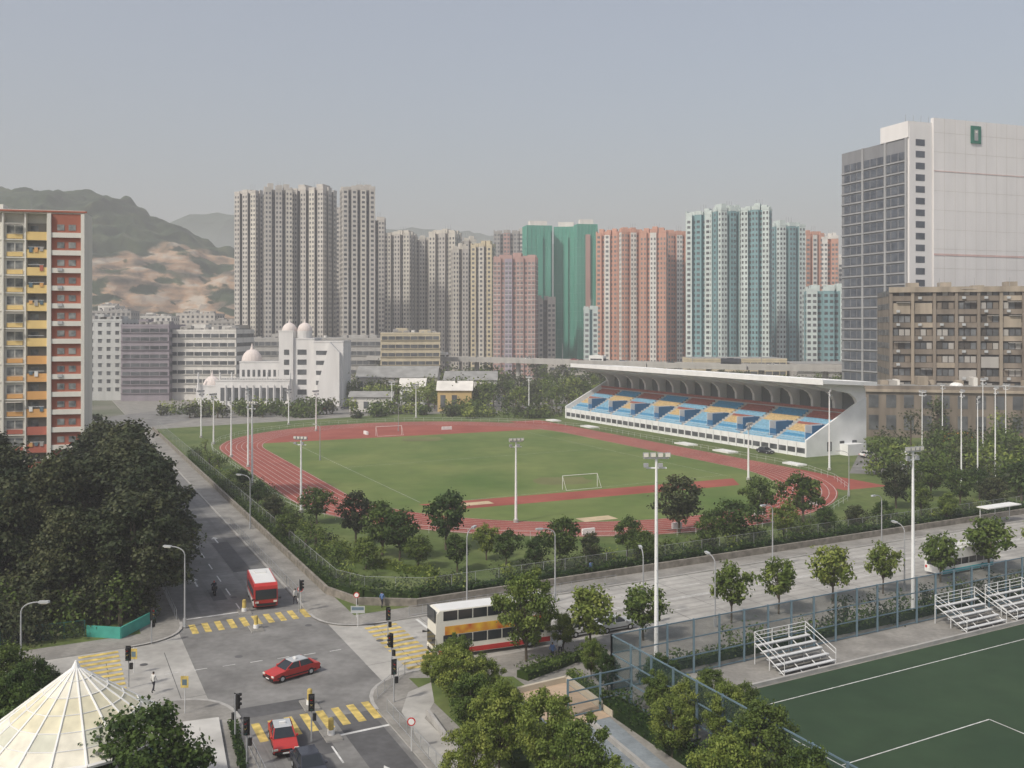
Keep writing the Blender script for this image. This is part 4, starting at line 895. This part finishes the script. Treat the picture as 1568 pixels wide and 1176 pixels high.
def bleach(x,y):
    mb=MB(); L=6.2
    for i in range(5):
        mb.box(-L/2,L/2,i*.75,i*.75+.35,.35+i*.36,.42+i*.36,M['steel']); mb.box(-L/2,L/2,i*.75+.4,i*.75+.7,.1+i*.36,.15+i*.36,M['silver']); mb.box(-L/2,L/2,i*.75+.36,i*.75+.39,.1+i*.36,.35+i*.36,M['greysteel'])
    for k in range(4):
        x_=-L/2+L*k/3; mb.cyl((x_,0,.1),(x_,3.6,1.9),.05,.05,M['steel'],5); mb.cyl((x_,3.6,0),(x_,3.6,2.9),.05,.05,M['steel'],5); mb.cyl((x_,1.8,0),(x_,1.8,1),.05,.05,M['steel'],5)
    for q in (2.2,2.55,2.9): mb.cyl((-L/2,3.6,q),(L/2,3.6,q),.035,.035,M['steel'],5)
    for s in (-L/2,L/2):
        for q in (.7,1.1): mb.cyl((s,0,.3+q),(s,3.6,1.8+q),.035,.035,M['steel'],5)
        mb.cyl((s,0,.2),(s,0,1.4),.035,.035,M['steel'],5)
    mb.obj('bleacher_seating',(x,y,0),math.atan2(MD[1],MD[0]))
for q in (18.2,42.5,50.5,74): c=PQ(q,4.6); bleach(c[0],c[1])
# garden SE
mb=MB(); mb.poly([(*NP(*q),.012) for q in ((28,77),(36.2,73),(36.2,-20),(28,-20))],M['grass2']); mb.obj('garden_lawn')
mb=MB(); P=[G(*q) for q in ((780,1062),(868,1044),(1030,1180),(1090,1260),(1000,1290),(900,1150),(820,1098))]; mb.poly([(*q,.03) for q in P],mat('garden_path_paving',(.22,.25,.27),.9,.2,.6,detail=8,fine=.1)); mb.obj('garden_path')
mb=MB(); P=[G(*q) for q in ((790,1060),(866,1046),(935,1098),(850,1120))]; mb.poly([(*q,.045) for q in P],mat('tan_playground',(.46,.35,.25),.9,.15,.6)); mb.obj('playground_surface')
wall('garden_wall',[G(785,1064),G(868,1044),G(940,1098)],.5,.3,mat('cream_wall',(.5,.45,.36),.9,.1))
wall('garden_wall',[G(905,1110),G(1000,1190),G(1060,1260)],.4,.25,M['kerb'])
hedge('yellow_green_hedge',[G(872,1036),G(960,1096),G(1060,1172),G(1150,1260)],1.0,.9,'light',130,.18)
hedge('hedge',[G(690,1050),G(730,1100),G(800,1180)],1.6,1.3,'mid',90,.24); hedge('shrubs',[G(800,1040),G(880,1010),G(930,1010)],2.2,1.2,'mid',90,.26)
hedge('shrubs',[PQ(-2,3),PQ(-2,35)],2.4,1.8,'mid',110,.26)
wall('concrete_path_edge',[G(655,1095),G(680,1130),G(720,1180)],.5,.25,M['kerb'])
mb=MB(); mb.poly([(*q,.014) for q in (G(625,1060),G(660,1045),G(665,1075),G(650,1100),G(690,1140),G(740,1200),G(690,1200),G(650,1150),G(615,1090))],M['concrete']); mb.obj('concrete_footpath')
mb=MB(); mb.poly([(*NP(*q),.01) for q in ((8.5,101),(8.5,300),(-200,300),(-200,101))],M['grass2']); mb.obj('park_ground')
wall('teal_hoarding',[G(133,975),G(185,978),G(238,950)],1.1,.15,mat('teal_hoarding_paint',(.06,.33,.27),.7,.15,1)); fence('teal_fence',[G(0,990),G(130,975)],1.6,2,M['teal'],M['gnet'])
hedge('shrubs',[NP(9.5,104),NP(9.5,160)],2.4,2.0,'dark',80,.35)
mass('shrub_mass',[(*NP(R.uniform(-32,9),R.uniform(103,112)),R.uniform(2,5.5)) for _ in range(110)],['dark','dark','mid'],1.4,2.6,200,.36)
def pav():
    mb=MB(); n=18; r=5.3; ze=6.2; za=10.1; cr=mat('pavilion_roof',(.70,.67,.56),.7,.12,1.5,detail=8); cr2=mat('pavilion_roof_panel',(.64,.60,.44),.6,.15,1.2,detail=8); cr3=mat('pavilion_roof_alt_panel',(.56,.56,.46),.6,.12,1.2); rim=M['white']  # cr3: greyer tone for every other panel of one roof ring
    E=[(r*math.cos(2*math.pi*i/n),r*math.sin(2*math.pi*i/n)) for i in range(n)]
    for i in range(n):
        a=E[i];b=E[(i+1)%n]
        for k in range(6):
            t0=1-k/6; t1=1-(k+1)/6; z0=za-(za-ze)*t0; z1=za-(za-ze)*t1
            q=[(a[0]*t0,a[1]*t0,z0),(b[0]*t0,b[1]*t0,z0),(b[0]*t1,b[1]*t1,z1),(a[0]*t1,a[1]*t1,z1)]
            if k==5: q=q[:2]+[(0,0,za)]
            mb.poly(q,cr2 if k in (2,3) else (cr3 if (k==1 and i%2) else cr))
            mb.cyl((a[0]*t0,a[1]*t0,z0+.02),(b[0]*t0,b[1]*t0,z0+.02),.035,.035,rim,4)
        mb.cyl((*a,ze+.02),(0,0,za+.02),.08,.05,rim,5); mb.cyl((*a,ze),(*b,ze),.14,.14,rim,6)
        if i%2==0: mb.cyl((a[0]*.9,a[1]*.9,3),(a[0]*.9,a[1]*.9,ze+.2),.12,.12,rim,8); mb.cyl((a[0]*.9,a[1]*.9,ze-1),(a[0]*.4,a[1]*.4,ze+1),.05,.05,rim,5)
    mb.cyl((0,0,za-.1),(0,0,za+.3),.25,.05,rim,8)
    mb.cyl((0,0,-.1),(0,0,3),6.2,6.2,ww_,24); mb.cyl((0,0,3.01),(0,0,3.6),5.2,5.2,M['teal'],16)
    mb.obj('round_pavilion',(-25.6,57.5,0))
pav()
mb=MB(); mb.prism([G(280,1110),G(335,1103),G(352,1200),G(290,1200)],0,.25,M['kerb'],wallm('pale_paving',(.5,.49,.46),.2)); mb.obj('concrete_plaza')
hedge('shrubs',[G(356,1110),G(372,1178)],.7,.6,'mid',130,.18)
mb=MB(); mb.poly([(*q,.02) for q in (G(1380,655),G(1390,625),G(1640,628),G(1660,668))],mat('tennis_red',(.3,.1,.07),.9,.1)); mb.poly([(*q,.03) for q in (G(1400,650),G(1408,632),G(1630,634),G(1640,660))],mat('tennis_green',(.05,.16,.1),.9,.1)); mb.obj('tennis_court')
mb=MB(); mb.poly([(*q,.014) for q in (G(1300,725),G(1315,695),G(1640,700),G(1660,735))],M['asphalt']); mb.obj('car_park')
mb=MB(); mb.poly([(*q,.013) for q in (G(150,668),G(330,636),G(860,632),G(860,622),G(300,622),G(150,640))],M['asphalt']); mb.obj('far_road')
for i in range(9):
    X,Y=G(R.uniform(330,860),R.uniform(625,630)); car('car',X,Y,(1,0),M[R.choice(['whitecar','silver','darkcar','redcar'])],z=.02)
def shelter(px,py):
    X,Y=G(px,py); mb=MB(); mb.box(-4,4,-1,1,2.5,2.65,M['white'])
    for x in (-3.6,0,3.6): mb.cyl((x,.7,0),(x,.7,2.5),.06,.06,M['steel'],6)
    mb.box(-3,3,.3,.6,.4,.5,M['greysteel']); mb.box(-3.6,3.6,.72,.75,.6,2.2,M['net2']); mb.obj('bus_shelter',(X,Y,0),math.atan2(MD[1],MD[0]))
shelter(1530,800)
